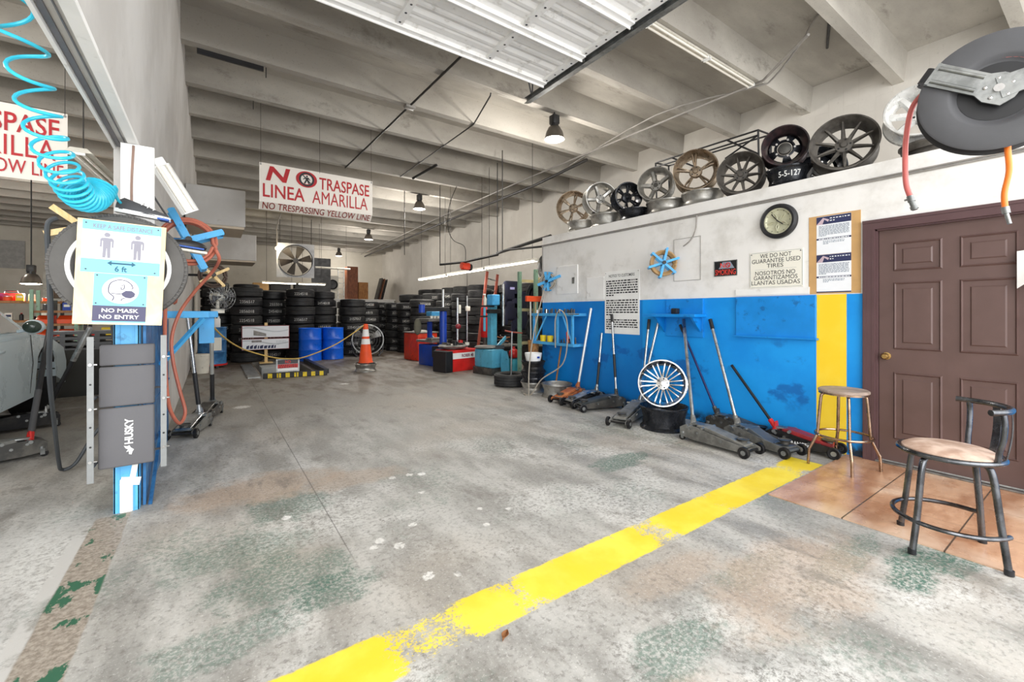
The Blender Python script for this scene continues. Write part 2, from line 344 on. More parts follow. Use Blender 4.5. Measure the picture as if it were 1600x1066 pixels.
ORA = mat('traffic_orange', '#f0541e', .5, 0, .08, 6); WHT = mat('white_plastic', '#f1f1ef', .45, 0, .03, 4); WHTD = mat('yellowed_white_plastic', '#dcd8cc', .5, 0, .08, 5, 0, None, 0, .5, '#a89f8e'); BANNER = mat('banner_vinyl', '#ece5dc', .5, 0, .03, 3); TRED = mat('sign_red', '#b5131e', .5, 0, .1, 7); INK = mat('sign_ink', '#2c2c30', .6, 0, .05, 5); GRYI = mat('pictogram_grey', '#8d8b96', .6, 0, .05, 5); NAVY = mat('navy_ink', '#2b3158', .6, 0, .1, 5); SKYB = mat('sign_sky_blue', '#7fd0f4', .5, 0, .03, 4); PLUM = mat('sign_plum', '#4b4966', .5, 0, .03, 4); YEL = mat('safety_yellow', '#f0d01f', .5, 0, .08, 6, 0, None, 0, .5, '#8a7714'); CARD = mat('cardboard', '#c9a06a', .75, 0, .06, 6); CREAM = mat('cream_sign', '#efece0', .5, 0, .02, 4); PAPER = mat('paper', '#eef1f6', .6, 0, .02, 4); TXTG = mat('print_grey', '#8c96a5', .7, 0, .05, 4)
PLY = m_wood('pale_plywood', '#e6cf9f', '#f1dfb8', 2); WOODT = m_wood('worn_seat_top', '#8b7b70', '#b6a497', 4, .55); WOODR = m_wood('reddish_brown_wood', '#6a3a22', '#8d5130', 5); WOODP = m_wood('pine_stick', '#dcb877', '#ecd09a', 5); WOODB = m_wood('bench_wood', '#8a5a2e', '#b07a42', 4); LADR = mat('brick_red_fibreglass', '#9a4a3a', .5, 0, .12, 6)
SEATF = mat('worn_tan_upholstery', '#bb9a86', .8, 0, .14, 9, .3, '#d8bfae'); BRASS = m_brush('brass', '#d9b878', .22, '#b08c54', .9); MATG = mat('grey_foam_mat', '#626164', .75, 0, .05, 5, .2); LENS = mat('lamp_glass', '#f4efe4', .15, 0, .03, 4, 0, None, .5); PIPE = mat('dark_iron_pipe', '#2d2b29', .55, 0, .2, 7); CONDU = mat('grey_conduit', '#8f8b86', .5, 0, .1, 7); TUBEON = mat('fluorescent_tube_lit', '#fff8e6', .4, 0, 0, 1, 0, None, 9.); TUBEOFF = mat('fluorescent_tube_off', '#e9e4da', .3, 0, .02, 3); BULB = mat('lit_bulb', '#fff0cc', .4, 0, 0, 1, 0, None, 40.); BEIGE = mat('old_beige_metal', '#c9b9a3', .5, 0, .06, 5)
CARP = mat('car_paint_silver_blue', '#d2e3ec', .3, 0, .015, 2)
HUBC = m_brush('hubcap_silver', '#dcdcda', .3, '#c2c2bf', .45); ANGL = mat('angle_grey', '#8b8d8d', .5, .2, .08, 9); GLASSD = mat('tinted_car_glass', '#39463f', .06, 0, .1, 4); SHIRT = mat('navy_cloth', '#14162e', .85, 0, .2, 6, .4); ROPE = mat('yellow_rope', '#cfae5c', .7, 0, .15, 12); LEDG = mat('grey_machine_tray', '#7e7d79', .5, .4, .15, 8, 0, None, 0, .5, '#45433f'); PITM = mat('pit_wall', '#77736c', .7, 0, .15, 5); GREENU = mat('rack_green', '#8fb39a', .5, 0, .1, 6, 0, None, 0, .5, '#6a6a50'); BEAMY = mat('rack_beam_tan', '#cbbd8c', .5, 0, .1, 6); BRONZEL = m_brush('bronze_stool_tube', '#b59a83', .25, '#8c7460'); GRYT = m_brush('dark_pewter_tube', '#6e7074', .25, '#4c4d50')

# ---------------------------------------------------------------- the setting
XW = 4.78; ZR = 2.62; YE = 5.9; XR = 8.3; YB = 25.3; ZB = 4.68; ZC = 5.1
def flat(xs, ys, holes, z, name, m):
    b = B(); V = {}
    for i, x in enumerate(xs):
        for j, y in enumerate(ys): V[i, j] = b.bm.verts.new((x, y, z))
    for i in range(len(xs)-1):
        for j in range(len(ys)-1):
            if (i, j) not in holes: b.bm.faces.new((V[i, j], V[i+1, j], V[i+1, j+1], V[i, j+1]))
    return struct(b, name, m, smooth=False)
PX0, PX1, PY0, PY1 = .86, 1.86, 9.82, 13.1
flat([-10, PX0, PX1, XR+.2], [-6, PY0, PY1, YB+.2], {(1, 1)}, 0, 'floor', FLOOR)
b = B()
for x0, x1, y0, y1 in ((PX0-.1, PX0, PY0, PY1), (PX1, PX1+.1, PY0, PY1), (PX0-.1, PX1+.1, PY0-.1, PY0), (PX0-.1, PX1+.1, PY1, PY1+.1)):
    b.box(((x0+x1)/2, (y0+y1)/2, -.72), (x1-x0, y1-y0, 1.42))
b.box(((PX0+PX1)/2, (PY0+PY1)/2, -1.45), (1.2, 3.5, .06)); struct(b, 'floor_pit', PITM)
b = B(); b.box((4.03, .3, .003), (1.51, 2.35, .008)); struct(b, 'floor_tiles', TILE, smooth=False)
# ceiling: precast double tees spanning both bays
b = B(); b.box(((-.32+XR+.15)/2, 11.6, ZC+.1), (XR+.47, 27.6, .2)); struct(b, 'ceiling', CONC, smooth=False)
b = B(); b.box((-5.25, 11.6, ZC+.1), (9.4, 27.6, .2)); struct(b, 'ceiling_left_bay', CONC, smooth=False)
k = 0
for i in range(-1, 20):
    y = 1.93+1.2*i
    for x0, x1 in ((-.312, XR), (-9.7, -.548)):
        b = B(); b.prism([(-.065, 0), (.065, 0), (.105, ZC-ZB+.02), (-.105, ZC-ZB+.02)], x1-x0, Matrix(((0, 0, 1, x0), (1, 0, 0, y), (0, 1, 0, ZB), (0, 0, 0, 1))))
        k += 1; struct(b, f'ceiling_beam_{k}', CONC, smooth=False)
b = B(); b.box((XR+.1, 11.6, 2.6), (.2, 27.6, 5.2)); struct(b, 'wall_right', BLOCKX, smooth=False)
b = B(); b.box((3.9, YB+.1, 2.6), (8.9, .2, 5.2)); struct(b, 'wall_back', BLOCKY, smooth=False)
b = B(); b.box((-5.2, YB+.1, 2.6), (9.3, .2, 5.2)); struct(b, 'wall_back_left_bay', BLOCKY, smooth=False)
b = B(); b.box((-9.8, 11.6, 2.6), (.2, 27.6, 5.2)); struct(b, 'wall_left', BLOCKX, smooth=False)
# partition between the bays: beam over the opening, wall behind the post
def pprism(z0, y0, y1, name):
    b = B(); P = [(-.55, z0), (-.40, z0)] + ([(-.40, 2.45)] if z0 < 2 else []) + [(-.31, ZB), (-.31, ZC), (-.55, ZC)]
    b.prism(P, y1-y0, Matrix(((1, 0, 0, 0), (0, 0, -1, y1), (0, 1, 0, 0), (0, 0, 0, 1)))); struct(b, name, PART, smooth=False)
pprism(2.45, -2.2, 3.99, 'wall_partition_front'); pprism(0, 3.99, YB, 'wall_partition')
b = B(); b.box((-.515, .9, 2.446), (.022, 6.1, .012)); b.box((-.475, .9, 2.447), (.005, 6.1, .010)); struct(b, 'trim_1', mat('track_grey', '#77757a', .5, .3), smooth=False)
b = B(); b.box((-.538, .9, 2.438), (.016, 6.1, .03)); b.box((-.425, .9, 2.438), (.05, 6.1, .03)); struct(b, 'trim_5', WHITEP, smooth=False)
# office
b = B()
DY0, DY1, DZ = .335, 1.265, 2.035
b.box((XW+.06, (DY1+YE)/2, ZR/2), (.12, YE-DY1, ZR)); b.box((XW+.06, (DY0-1.2)/2, ZR/2), (.12, DY0+1.2, ZR)); b.box((XW+.06, (DY0+DY1)/2, (DZ+ZR)/2), (.12, DY1-DY0, ZR-DZ))
struct(b, 'wall_office', OFFICE, smooth=False)
b = B(); b.box(((XW+.12+XR)/2, YE-.06, ZR/2), (XR-XW-.12, .12, ZR)); struct(b, 'wall_office_end', OFFICE, smooth=False)
b = B(); b.box(((XW+XR)/2+.05, 2.35, ZR-.03), (XR-XW-.15, 7.0, .06)); struct(b, 'ceiling_office_roof', WHITEP, smooth=False)
b = B()
for dz in (2.485, 2.465): b.cyl((XW-.008, -1, dz), (XW-.008, YE, dz), .008, n=8)
struct(b, 'trim_2', CONDU)
# door
d = thing('door_1', None, None, (XW+.02, DY1, 0)); d['kind'] = 'structure'
W_ = DY1-DY0
b = B(); b.box((.03, -W_/2, DZ/2+.012), (.04, W_-.034, DZ-.034)); b.out('door_slab', DOORB, d, smooth=False)
for c, (z0, z1) in ((i, q) for i in (0, 1) for q in ((.22, .80), (.99, 1.57), (1.66, 1.91))):
    yc = -W_*(.285 if c == 0 else .715); hw = W_*.165
    b = B(); M = Matrix(((0, 0, -1, .010), (-1, 0, 0, yc), (0, 1, 0, 0), (0, 0, 0, 1)))
    q = [(-hw, z0), (hw, z0), (hw, z1), (-hw, z1)]
    def ring(k, z): return [M @ Vector((x*(hw-k)/hw, (y-(z0+z1)/2)*((z1-z0)/2-k)/((z1-z0)/2)+(z0+z1)/2, z)) for x, y in q]
    R_ = [ring(0, -.002), ring(.012, .011), ring(.032, -.0145), ring(.040, -.0145), ring(.068, .007)]
    vs = [[b.bm.verts.new(p) for p in r] for r in R_]
    for i in range(4):
        for j in range(4): b.bm.faces.new((vs[i][j], vs[i][(j+1) % 4], vs[i+1][(j+1) % 4], vs[i+1][j]))
    b.bm.faces.new(vs[4]); b.out('door_panel', DOORB, d, smooth=False)
b = B(); b.lathe([(0, -.07), (.018, -.068), (.028, -.055), (.028, -.045), (.014, -.035), (.012, -.012), (.032, -.008), (.032, 0)], Matrix(((0, 0, 1, .008), (1, 0, 0, -.068), (0, 1, 0, .93), (0, 0, 0, 1))), 24); b.out('door_knob', BRASS, d)
b = B()
for y0 in (DY1, DY0-.085):
    b.box((XW-.012, y0+.0425, DZ/2), (.028, .085, DZ)); b.box((XW-.024, y0+(.07 if y0 == DY1 else .015), DZ/2), (.016, .022, DZ)); b.box((XW-.022, y0+(.012 if y0 == DY1 else .073), DZ/2), (.012, .016, DZ)); b.box((XW+.05, y0 if y0 == DY1 else DY0, DZ/2), (.11, .026, DZ))
b.box((XW-.012, (DY0+DY1)/2, DZ+.042), (.028, W_+.17, .085)); b.box((XW-.024, (DY0+DY1)/2, DZ+.07), (.016, W_+.17, .022)); b.box((XW+.05, (DY0+DY1)/2, DZ-.004), (.11, W_, .02))
struct(b, 'trim_3', DOORF, smooth=False)
b = B(); b.box((XW-.004, (DY0+DY1)/2, .014), (.05, W_, .016), bev=.004); struct(b, 'trim_4', STEEL, smooth=False)
# ---------------------------------------------------------------- right wall: office front
def wall_sign(name, label, cat, y0, y1, z0, z1, m, th=.006, x=XW):
    """board on the office front; y0 = reader's left edge (larger Y)"""
    t = thing(name, label, cat, (x, y0, z0)); M = Matrix(((0, 0, -1, 0), (-1, 0, 0, 0), (0, 1, 0, 0), (0, 0, 0, 1)))
    w, h = y0-y1, z1-z0
    b = B(); b.box((w/2, h/2, th/2), (w, h, th), bev=.002); b.xf(M); b.out('board', m, t, smooth=False)
    return t, M @ Matrix.Translation((0, 0, th)), w, h
def T(x, y, z=0): return Matrix.Translation((x, y, z))
# notice
t, M, w, h = wall_sign('notice_sign', 'tall white notice headed notice to customers, hung across the blue paint line', 'sign', 4.43, 3.80, 1.0, 1.90, WHT)
text('NOTICE TO CUSTOMERS', w*.74, .04, INK, t, M @ T(w*.13, h-.085))
wordlines(.03, w-.03, h-.15, 7, .034, M, INK, t, seed=1); wordlines(.03, w-.03, h-.43, 7, .034, M, INK, t, seed=2); wordlines(.03, w-.03, h-.71, 5, .032, M, INK, t, seed=3)
b = B()
for x in (.02, w-.02): b.cyl((x, h-.02, 0), (x, h-.02, .004), .006, n=8)
b.xf(M); b.out('screw', STEEL, t)
# no smoking
t, M, w, h = wall_sign('no_smoking_sign', 'small black and red no smoking sign on the white upper wall', 'sign', 2.74, 2.475, 1.72, 1.895, BLK)
b = B(); b.prism([(.055, .085), (w-.03, .085), (w-.075, h-.015), (.10, h-.015)], .001, M); b.out('smoke_panel', TXTG, t, smooth=False)
text('N', .05, .055, mat('bright_red_ink', '#f2483c', .5), t, M @ T(.075, .095, .001), bold=.01)  # letters in plain bright red ink
b = B(); b.lathe([(.020, 0), (.029, 0), (.029, .002), (.020, .002)], M @ T(.162, .122, .001), 24, True); q_ = len(b.bm.verts); b.prism([(.143, .135), (.148, .141), (.181, .109), (.176, .103)], .002, M @ T(0, 0, .001)); b.xf(Matrix()) ; b.out('ban_circle', RED, t)
text('SMOKING', w-.03, .062, mat('bright_red_ink', '#f2483c', .5), t, M @ T(.015, .014), bold=.004)
b = B()
for (x, y, sx, sy) in ((w/2, .004, w, .006), (w/2, h-.004, w, .006), (.004, h/2, .006, h), (w-.004, h/2, .006, h)): b.box((x, y, .001), (sx, sy, .004))
b.xf(M); b.out('frame', STEEL, t, smooth=False)
# used tires sign
t, M, w, h = wall_sign('guarantee_sign', 'cream bilingual sign about used tires beside the cardboard poster', 'sign', 2.34, 1.825, 1.565, 1.945, CREAM)
hh = .043
for s, x0, ww, yy in (('WE DO NOT', .11, .30, .315), ('GUARANTEE USED', .025, .465, .262), ('TIRES', .175, .16, .209), ('NOSOTROS NO', .06, .385, .135), ('GARANTIZAMOS', .045, .42, .085), ('LLANTAS USADAS', .022, .465, .033)):
    text(s, ww, hh, INK, t, M @ T(x0, yy), bold=0.)
b = B()
for (x, y, sx, sy) in ((w/2, .008, w-.03, .003), (w/2, h-.008, w-.03, .003), (.008, h/2, .003, h-.03), (w-.008, h/2, .003, h-.03), (w/2, .195, w-.12, .0015)): b.box((x, y, .0005), (sx, sy, .001))
b.xf(M); b.out('border', TXTG, t, smooth=False)
b = B()
for x in (.022, w-.022): b.cyl((x, h-.022, 0), (x, h-.022, .004), .006, n=8)
b.xf(M); b.out('screw', DKG, t)
# cardboard with two price sheets
t, M, w, h = wall_sign('poster_board', 'cardboard strip carrying two blue headed printed sheets beside the door frame', 'poster', 1.778, 1.368, 1.485, 2.232, CARD, .004)
for i, (z0, z1) in enumerate(((.375, .735), (.012, .373))):
    p = rect(.066, z0, .340, z1, M, PAPER, t, 'sheet', .0015)
    N_ = M @ T(0, 0, .0012)
    rect(.066, z1-.075, .340, z1-.002, N_, NAVY, p, 'header', .001)
    b = B(); b.prism([(.066, z1-.075), (.115, z1-.075), (.13, z1-.03), (.16, z1-.055), (.17, z1-.035), (.12, z1-.012)], .0014, N_); b.out('header_picture', mat('pale_rose', '#c9b3bd', .6), p, smooth=False)
    wordlines(.175, .33, z1-.028, 2, .022, N_ @ T(0, 0, .001), PAPER, p, seed=20+i, fill=.4)
    wordlines(.085, .325, z1-.095, 9, .0115, N_, TXTG, p, seed=30+i)
    rect(.066, z1-.222, .340, z1-.206, N_, NAVY, p, 'divider', .001)
    wordlines(.085, .33, z1-.219, 1, .012, N_ @ T(0, 0, .001), PAPER, p, seed=40+i, fill=.7, ragged=False)
    wordlines(.12, .29, z1-.240, 3, .012, N_, TXTG, p, seed=50+i)
rect(.066, .012, .340, .022, M @ T(0, 0, .002), NAVY, t, 'footer', .001)
# wheel clock
t = thing('wall_clock', 'round wall clock made like a small tire, hung above the bilingual sign', 'clock', (XW, 2.04, 2.24), rot=(0, R(-90), 0))
b = B(); b.lathe([(.125, .0), (.17, .0), (.178, .02), (.174, .05), (.155, .066), (.135, .062), (.128, .04)], None, 48, True); b.out('tire_rim', RUB, t)
DIAL = mat('pale_olive_dial', '#c3c2a8', .45, .2, .08, 20)
b = B(); b.lathe([(0, .03), (.09, .03), (.108, .034), (.120, .05), (.134, .05)], None, 48); b.out('dial', DIAL, t)
b = B()
for k in range(5):
    a = 2*PI*k/5+.5
    for s in (-.16, .16): b.tube([(.02*math.cos(a), .02*math.sin(a), .036), (.06*math.cos(a+s*1.4), .06*math.sin(a+s*1.4), .04), (.10*math.cos(a), .10*math.sin(a), .038)], .0045, 6)
b.cyl((0, 0, .03), (0, 0, .040), .012, n=16); b.out('spokes', DIAL, t)
b = B()
for k in range(12):
    a = 2*PI*k/12; b.box((.113*math.cos(a), .113*math.sin(a), .046), (.014, .004, .004), rot=(0, 0, a))
b.out('hour_marks', INK, t, smooth=False)
b = B(); b.box((.034, .026, .05), (.11, .008, .003), rot=(0, 0, R(38))); b.box((-.016, -.022, .053), (.07, .009, .003), rot=(0, 0, R(52))); b.out('hands', BLK, t, smooth=False)
# wooden hinged panels
t = thing('wall_hatch', 'wide blue painted plywood hatch with a bottom ledge under the bilingual sign', 'hatch', (XW, 2.1, 1.05))
b = B(); b.box((-.015, -.005, .21), (.03, .77, .42), bev=.006); b.out('panel', BLUW, t, smooth=False)
b = B(); b.box((-.03, -.005, .0), (.06, .80, .018), bev=.003); b.out('ledge', BLUW, t, smooth=False)
t = thing('electrical_panel', 'white painted electrical box behind the small blue hose reel near the office corner', 'electrical box', (XW, 5.25, 1.62))
b = B(); b.box((-.008, 0, .22), (.016, .50, .46), bev=.003); b.out('cover', WHITEP, t, smooth=False); b = B(); b.box((-.02, -.16, .20), (.010, .06, .10), bev=.003); b.out('latch', STEEL, t, smooth=False)
for y, z0, l in ((4.62, 1.5, 'tall white painted cover plate left of the customer notice, flush with wall'),):
    t = thing('cover_plate', l, 'cover plate', (XW, y, z0)); b = B(); b.box((-.006, 0, .17), (.012, .36, .34), bev=.003); b.out('plate', WHITEP, t, smooth=False)
t = thing('wall_strip', 'white painted double strip under the bilingual sign, above the blue hatch', 'strip', (XW, 2.13, 1.485))
b = B(); b.box((-.006, 0, .036), (.012, .72, .070), bev=.002); b.box((-.010, 0, .014), (.012, .72, .004)); b.out('board', WHITEP, t, smooth=False)
t = thing('dry_leaf', 'small brown dry leaf on the concrete just before the yellow line', 'leaf', (.97, 1.435, .004), .6); b = B(); b.sheet(lambda u, v: ((u-.5)*.05, (v-.5)*.028*math.sin(u*PI), .006*math.cos(v*6)+.006), 8, 4, .001); b.out('blade', mat('leaf_brown', '#8a5a32', .8), t)
# small blue shelf with bracket
t = thing('wall_shelf', 'short bright blue shelf on triangular brackets, above the chrome wheel', 'shelf', (XW, 3.18, 1.27))
b = B(); b.box((-.012, -.06, -.03), (.024, .50, .46), bev=.003); b.out('back_board', BLUW, t, smooth=False)
b = B(); b.box((-.12, .02, 0), (.24, .72, .035), bev=.004); b.out('plank', BLUW, t, smooth=False)
for y in (-.28, .22):
    b = B(); b.prism([(0, 0), (.20, 0), (0, -.20)], .025, Matrix(((-1, 0, 0, 0), (0, 0, 1, y), (0, 1, 0, -.018), (0, 0, 0, 1)))); b.out('bracket', BLUW, t, smooth=False)
t = thing('black_box', 'small black box standing on the short blue shelf', 'box', (XW-.08, 3.2, 1.288)); b = B(); b.box((0, 0, .035), (.07, .08, .07), bev=.01); b.out('body', BLK, t)
# long tool shelf
t = thing('tool_shelf', 'two tier light blue tool shelf with diagonal struts at the office corner', 'shelf', (XW, 5.33, .8))
b = B(); b.box((-.14, 0, 0), (.28, 1.04, .045), bev=.004); b.out('lower_plank', BLU, t, smooth=False)
b = B(); b.box((-.14, 0, .47), (.28, 1.04, .045), bev=.004); b.out('upper_plank', BLU, t, smooth=False)
for y in (-.47, -.12, .49): b = B(); b.box((-.25, y, .235), (.035, .03, .45)); b.out('upright', BLU, t, smooth=False)
for y0, y1 in ((-.47, -.25), (.46, .16)): b = B(); b.cyl((-.25, y0, .02), (-.25, y1, .45), .017, n=4); b.out('strut', BLU, t, smooth=False)
rr = random.Random(3); cols = [('black', BLK), ('dark grey', DKG), ('chrome', CHR), ('oily steel', DRKJ)]
for i in range(22):
    c, m = cols[rr.randrange(4)]; y = 4.86+i*.043; hgt = rr.uniform(.03, .075)
    t = thing('socket', 'impact socket in the row along the upper plank of the tool shelf', 'socket', (XW-.2+rr.uniform(-.03, .05), y, 1.293), 0, 'sockets on the tool shelf')
    b = B(); b.cyl((0, 0, 0), (0, 0, hgt), .016, n=10); b.cyl((0, 0, hgt), (0, 0, hgt+.008), .012, n=6); b.out('body', m, t)
for i, (y, m, l) in enumerate(((5.64, YEL, 'yellow cup, left of two on the lower tool shelf plank'), (5.46, YEL, 'yellow cup, right of two on the lower tool shelf plank'))):
    t = thing('cup', l, 'cup', (XW-.19, y, .823)); b = B(); b.lathe([(0, 0), (.05, 0), (.056, .10), (.05, .10), (.046, .01), (0, .01)], None, 20); b.out('body', m, t)
for i in range(9):
    y = 5.38-i*.065
    if 5.0 < y < 5.1: continue
    t = thing('drive_bit', 'short dark driver bit standing on the lower tool shelf plank', 'tool bit', (XW-.19, y, .823), 0, 'driver bits on the tool shelf'); b = B(); b.cyl((0, 0, 0), (0, 0, .05+.05*(i % 3)/2), .014, .008, n=8); b.out('body', BLK if i % 2 else DRKJ, t)
t = thing('air_hammer', 'orange red air tool lying on the lower tool shelf plank', 'tool', (XW-.15, 5.06, .826)); b = B(); b.cyl((0, 0, .0), (0, .03, .17), .03, .02, n=12); b.out('body', ORED, t); b = B(); b.box((0, -.045, .05), (.03, .07, .03), bev=.008); b.out('handle', BLK, t)

# hose reels made of flat bars
def bar_reel(name, label, loc, nrm, arms, rad, bar_m, hose_m, turns=5, hose_r=.011, wid=.09, hub_m=BLKM, group=None, bw=.05):
    t = thing(name, label, 'hose reel', loc); n = Vector(nrm).normalized(); M = n.to_track_quat('Z', 'Y').to_matrix().to_4x4()
    b = B(); b.cyl((0, 0, -wid), (0, 0, .06), .022, n=14); b.xf(M); b.out('axle', hub_m, t)
    for a, l in arms:
        u = Vector((math.cos(a), math.sin(a), 0))
        b = B(); b.box(u*(l/2)+Vector((0, 0, .02)), (l, bw, .008), rot=(0, 0, a)); b.box(u*l+Vector((0, 0, -wid/2+.01)), (.008, bw*.6, wid+.03), rot=(0, 0, a)); b.box(u*(l*.5)+Vector((0, 0, -wid)), (l, bw, .008), rot=(0, 0, a)); b.xf(M); b.out('arm', bar_m, t, smooth=False)
    pts = []
    for k in range(turns*28):
        a = 2*PI*k/28; q = k/28; pts.append(((rad+.012*(k//28 % 3))*math.cos(a), (rad+.012*(k//28 % 3))*math.sin(a), -wid*.8+wid*.75*q/turns))
    b = B(); b.tube(pts, hose_r, 8); b.xf(M); b.out('coiled_hose', hose_m, t)
    return t
A8 = [(PI/4*k+.2, .17) for k in range(8)]
bar_reel('hose_reel', 'tan hose wound on a blue spoked reel left of the no smoking sign', (XW-.21, 3.27, 1.92), (-.8, -.75, 0), [(PI/3*k+.3, .185) for k in range(6)], .125, BLU, HOSET, 9, .0125, .15, bw=.028)
t = thing('reel_bracket', 'thin wire bracket plate behind the tan hose reel on the wall', 'bracket', (XW-.004, 3.1, 1.9)); b = B(); b.tube([(0, .17, -.2), (0, .17, .32), (0, -.19, .32), (0, -.19, -.2)], .004, 6, True); b.out('wire', CONDU, t)
bar_reel('hose_reel', 'grey brown cable wound on the small blue reel at the office corner', (XW-.14, 5.6, 1.83), (-.85, -.55, 0), [(R(20), .25), (R(200), .17), (R(100), .16), (R(70), .16), (R(-80), .16), (R(-110), .16)], .115, BLU, HOSEG, 4, .010, .09, bw=.045)
t = thing('air_hose', 'tan air hose looping from the tool shelf down to the floor', 'hose', (0, 0, 0))
b = B(); b.tube([(4.60, 5.62, 1.72), (4.45, 5.6, 1.3), (4.25, 5.5, .85), (4.12, 5.42, .4), (4.08, 5.38, .012), (4.05, 5.42, .012), (4.10, 5.52, .012), (4.15, 5.40, .012), (4.28, 5.3, .25), (4.44, 5.0, .5), (4.46, 4.9, .85), (4.46, 4.92, 1.2), (4.46, 5.06, 1.34), (4.46, 5.18, 1.2), (4.46, 5.18, .75)], .010, 8, sm=8); b.out('hose', HOSEG, t)
t = thing('conduit_drop', 'grey cable looping from the wall conduit down to the tan hose reel', 'cable', (0, 0, 0)); b = B(); b.tube([(XW-.02, 2.95, 2.47), (XW-.03, 2.96, 2.3), (XW-.04, 3.02, 2.18), (XW-.03, 3.12, 2.12)], .008, 8, sm=6); b.out('cable', CONDU, t)
t = thing('conduit_drop', 'straight thin conduit running down the office corner edge', 'cable', (XW-.01, YE-.02, 1.55)); b = B(); b.cyl((0, 0, 0), (0, 0, .93), .012, n=8); b.out('pipe', CONDU, t)

# ---------------------------------------------------------------- wheels
def bend(rad, th, w, z0):
    return lambda p: Vector(((rad+p.z)*math.cos(th+(p.x-w/2)/rad), (rad+p.z)*math.sin(th+(p.x-w/2)/rad), p.y+z0))
def make_wheel(name, label, Rr, Wd, n, style, mr, ms, group=None, cap=None):
    """local +z is the outer face"""
    t = thing(name, label, 'wheel', group=group); z1 = Wd/2
    b = B(); b.lathe([(Rr, z1), (Rr+.004, z1-.008), (Rr-.006, z1-.022), (Rr-.02, z1-.03), (Rr-.045, z1-.07), (Rr-.05, -z1*.4), (Rr-.018, -z1+.03), (Rr-.004, -z1+.022), (Rr, -z1), (Rr-.012, -z1), (Rr-.028, -z1+.035), (Rr-.060, -z1*.4), (Rr-.056, z1-.075), (Rr-.022, z1-.02), (Rr-.012, z1)], None, 48, True); b.out('rim', mr, t)
    zo = z1-.045; hub = .066
    if style == 'steel':
        b = B(); Rs = Rr-.052; N = 40
        def ring(r, z): return [b.bm.verts.new((r*math.cos(2*PI*k/N), r*math.sin(2*PI*k/N), z)) for k in range(N)]
        rs = [ring(Rs, z1-.15), ring(Rs*.88, z1-.12), ring(Rs*.60, z1-.10), ring(Rs*.50, z1-.095), ring(.07, z1-.11)]
        for i in range(4):
            for k in range(N):
                if i == 1 and (k % 8) in (1, 2, 3, 4): continue
                b.bm.faces.new((rs[i][k], rs[i][(k+1) % N], rs[i+1][(k+1) % N], rs[i+1][k]))
        b.bm.normal_update(); bmesh.ops.solidify(b.bm, geom=b.bm.faces[:], thickness=.008); b.out('disc', ms, t)
        b = B(); b.lathe([(0, z1-.08), (.04, z1-.082), (.06, z1-.09), (.066, z1-.115)], None, 24); b.out('hub_cap', DRKJ, t)
        for k in range(5): a = 2*PI*k/5; b = B(); b.cyl((.09*math.cos(a), .09*math.sin(a), z1-.10), (.09*math.cos(a), .09*math.sin(a), z1-.085), .012, n=6); b.out('lug_nut', CHR, t)
        return t
    for k in range(n):
        a = 2*PI*k/n+.3; b = B(); Rm = Rr-.03
        def blade(w0, w1, off, dz=0):
            secs = []
            for f in (0, .35, .7, 1):
                r = hub*.7+(Rm-hub*.7)*f; w = w0+(w1-w0)*f; z = zo-.03+.028*math.sin(f*PI*.6)+dz; hgt = .034-.012*f
                secs.append([b.bm.verts.new((r, off*f-w, z-hgt)), b.bm.verts.new((r, off*f+w, z-hgt)), b.bm.verts.new((r, off*f+w*.55, z)), b.bm.verts.new((r, off*f-w*.55, z))])
            for i in range(3):
                for j in range(4): b.bm.faces.new((secs[i][j], secs[i][(j+1) % 4], secs[i+1][(j+1) % 4], secs[i+1][j]))
            b.bm.faces.new(secs[0][::-1]); b.bm.faces.new(secs[-1])
        if style == 'single': blade(.021, .011, 0)
        elif style == 'fat': blade(.034, .030, 0)
        elif style == 'double': blade(.014, .013, .024); blade(.014, .013, -.024)
        elif style == 'vee': blade(.012, .010, .045); blade(.012, .010, -.045)
        b.xf(Matrix.Rotation(a, 4, 'Z')); b.out('spoke', ms, t, ang=25)
    b = B(); b.lathe([(0, zo-.004), (hub*.45, zo-.006), (hub*.5, zo-.016), (hub*1.05, zo-.02), (hub*1.2, zo-.05), (hub*1.1, zo-.08)], None, 28); b.out('hub', ms, t)
    b = B(); b.lathe([(0, zo+.004), (hub*.38, zo+.002), (hub*.44, zo-.008)], None, 20); b.out('hub_cap', cap or mr, t)
    for k in range(5): a = 2*PI*k/5; b = B(); b.cyl((hub*.78*math.cos(a), hub*.78*math.sin(a), zo-.022), (hub*.78*math.cos(a), hub*.78*math.sin(a), zo-.012), .009, n=6); b.out('lug_hole', BLK, t)
    return t
def bare_rim(label, Rr, Wd, m, loc, group=None, rot=(0, 0, 0)):
    """a wheel lying flat, seen from its side"""
    t = thing('wheel_rim', label, 'wheel', loc, group=group, rot=rot); z = Wd
    b = B(); b.lathe([(Rr-.012, z), (Rr, z), (Rr, z-.016), (Rr-.014, z-.030), (Rr-.020, z-.06), (Rr-.038, z*.45), (Rr-.030, .04), (Rr-.004, .016), (Rr-.004, 0), (Rr-.02, 0), (Rr-.06, .05), (Rr-.06, z*.5), (Rr-.04, z-.05), (Rr-.02, z-.02)], None, 48, True); b.out('barrel', m, t)
    b = B(); b.lathe([(0, z*.62), (.06, z*.63), (.07, z*.6), (Rr-.055, z*.52), (Rr-.055, z*.47), (.07, z*.54), (0, z*.55)], None, 32); b.out('disc', m, t); return t
def aim(t, loc, d, roll=0):
    """turn a wheel so that its face looks along d"""
    q = Vector(d).normalized().to_track_quat('Z', 'Y').to_matrix().to_4x4() @ Matrix.Rotation(roll, 4, 'Z')
    t.location = loc; t.rotation_euler = q.to_euler()
TOPG = None
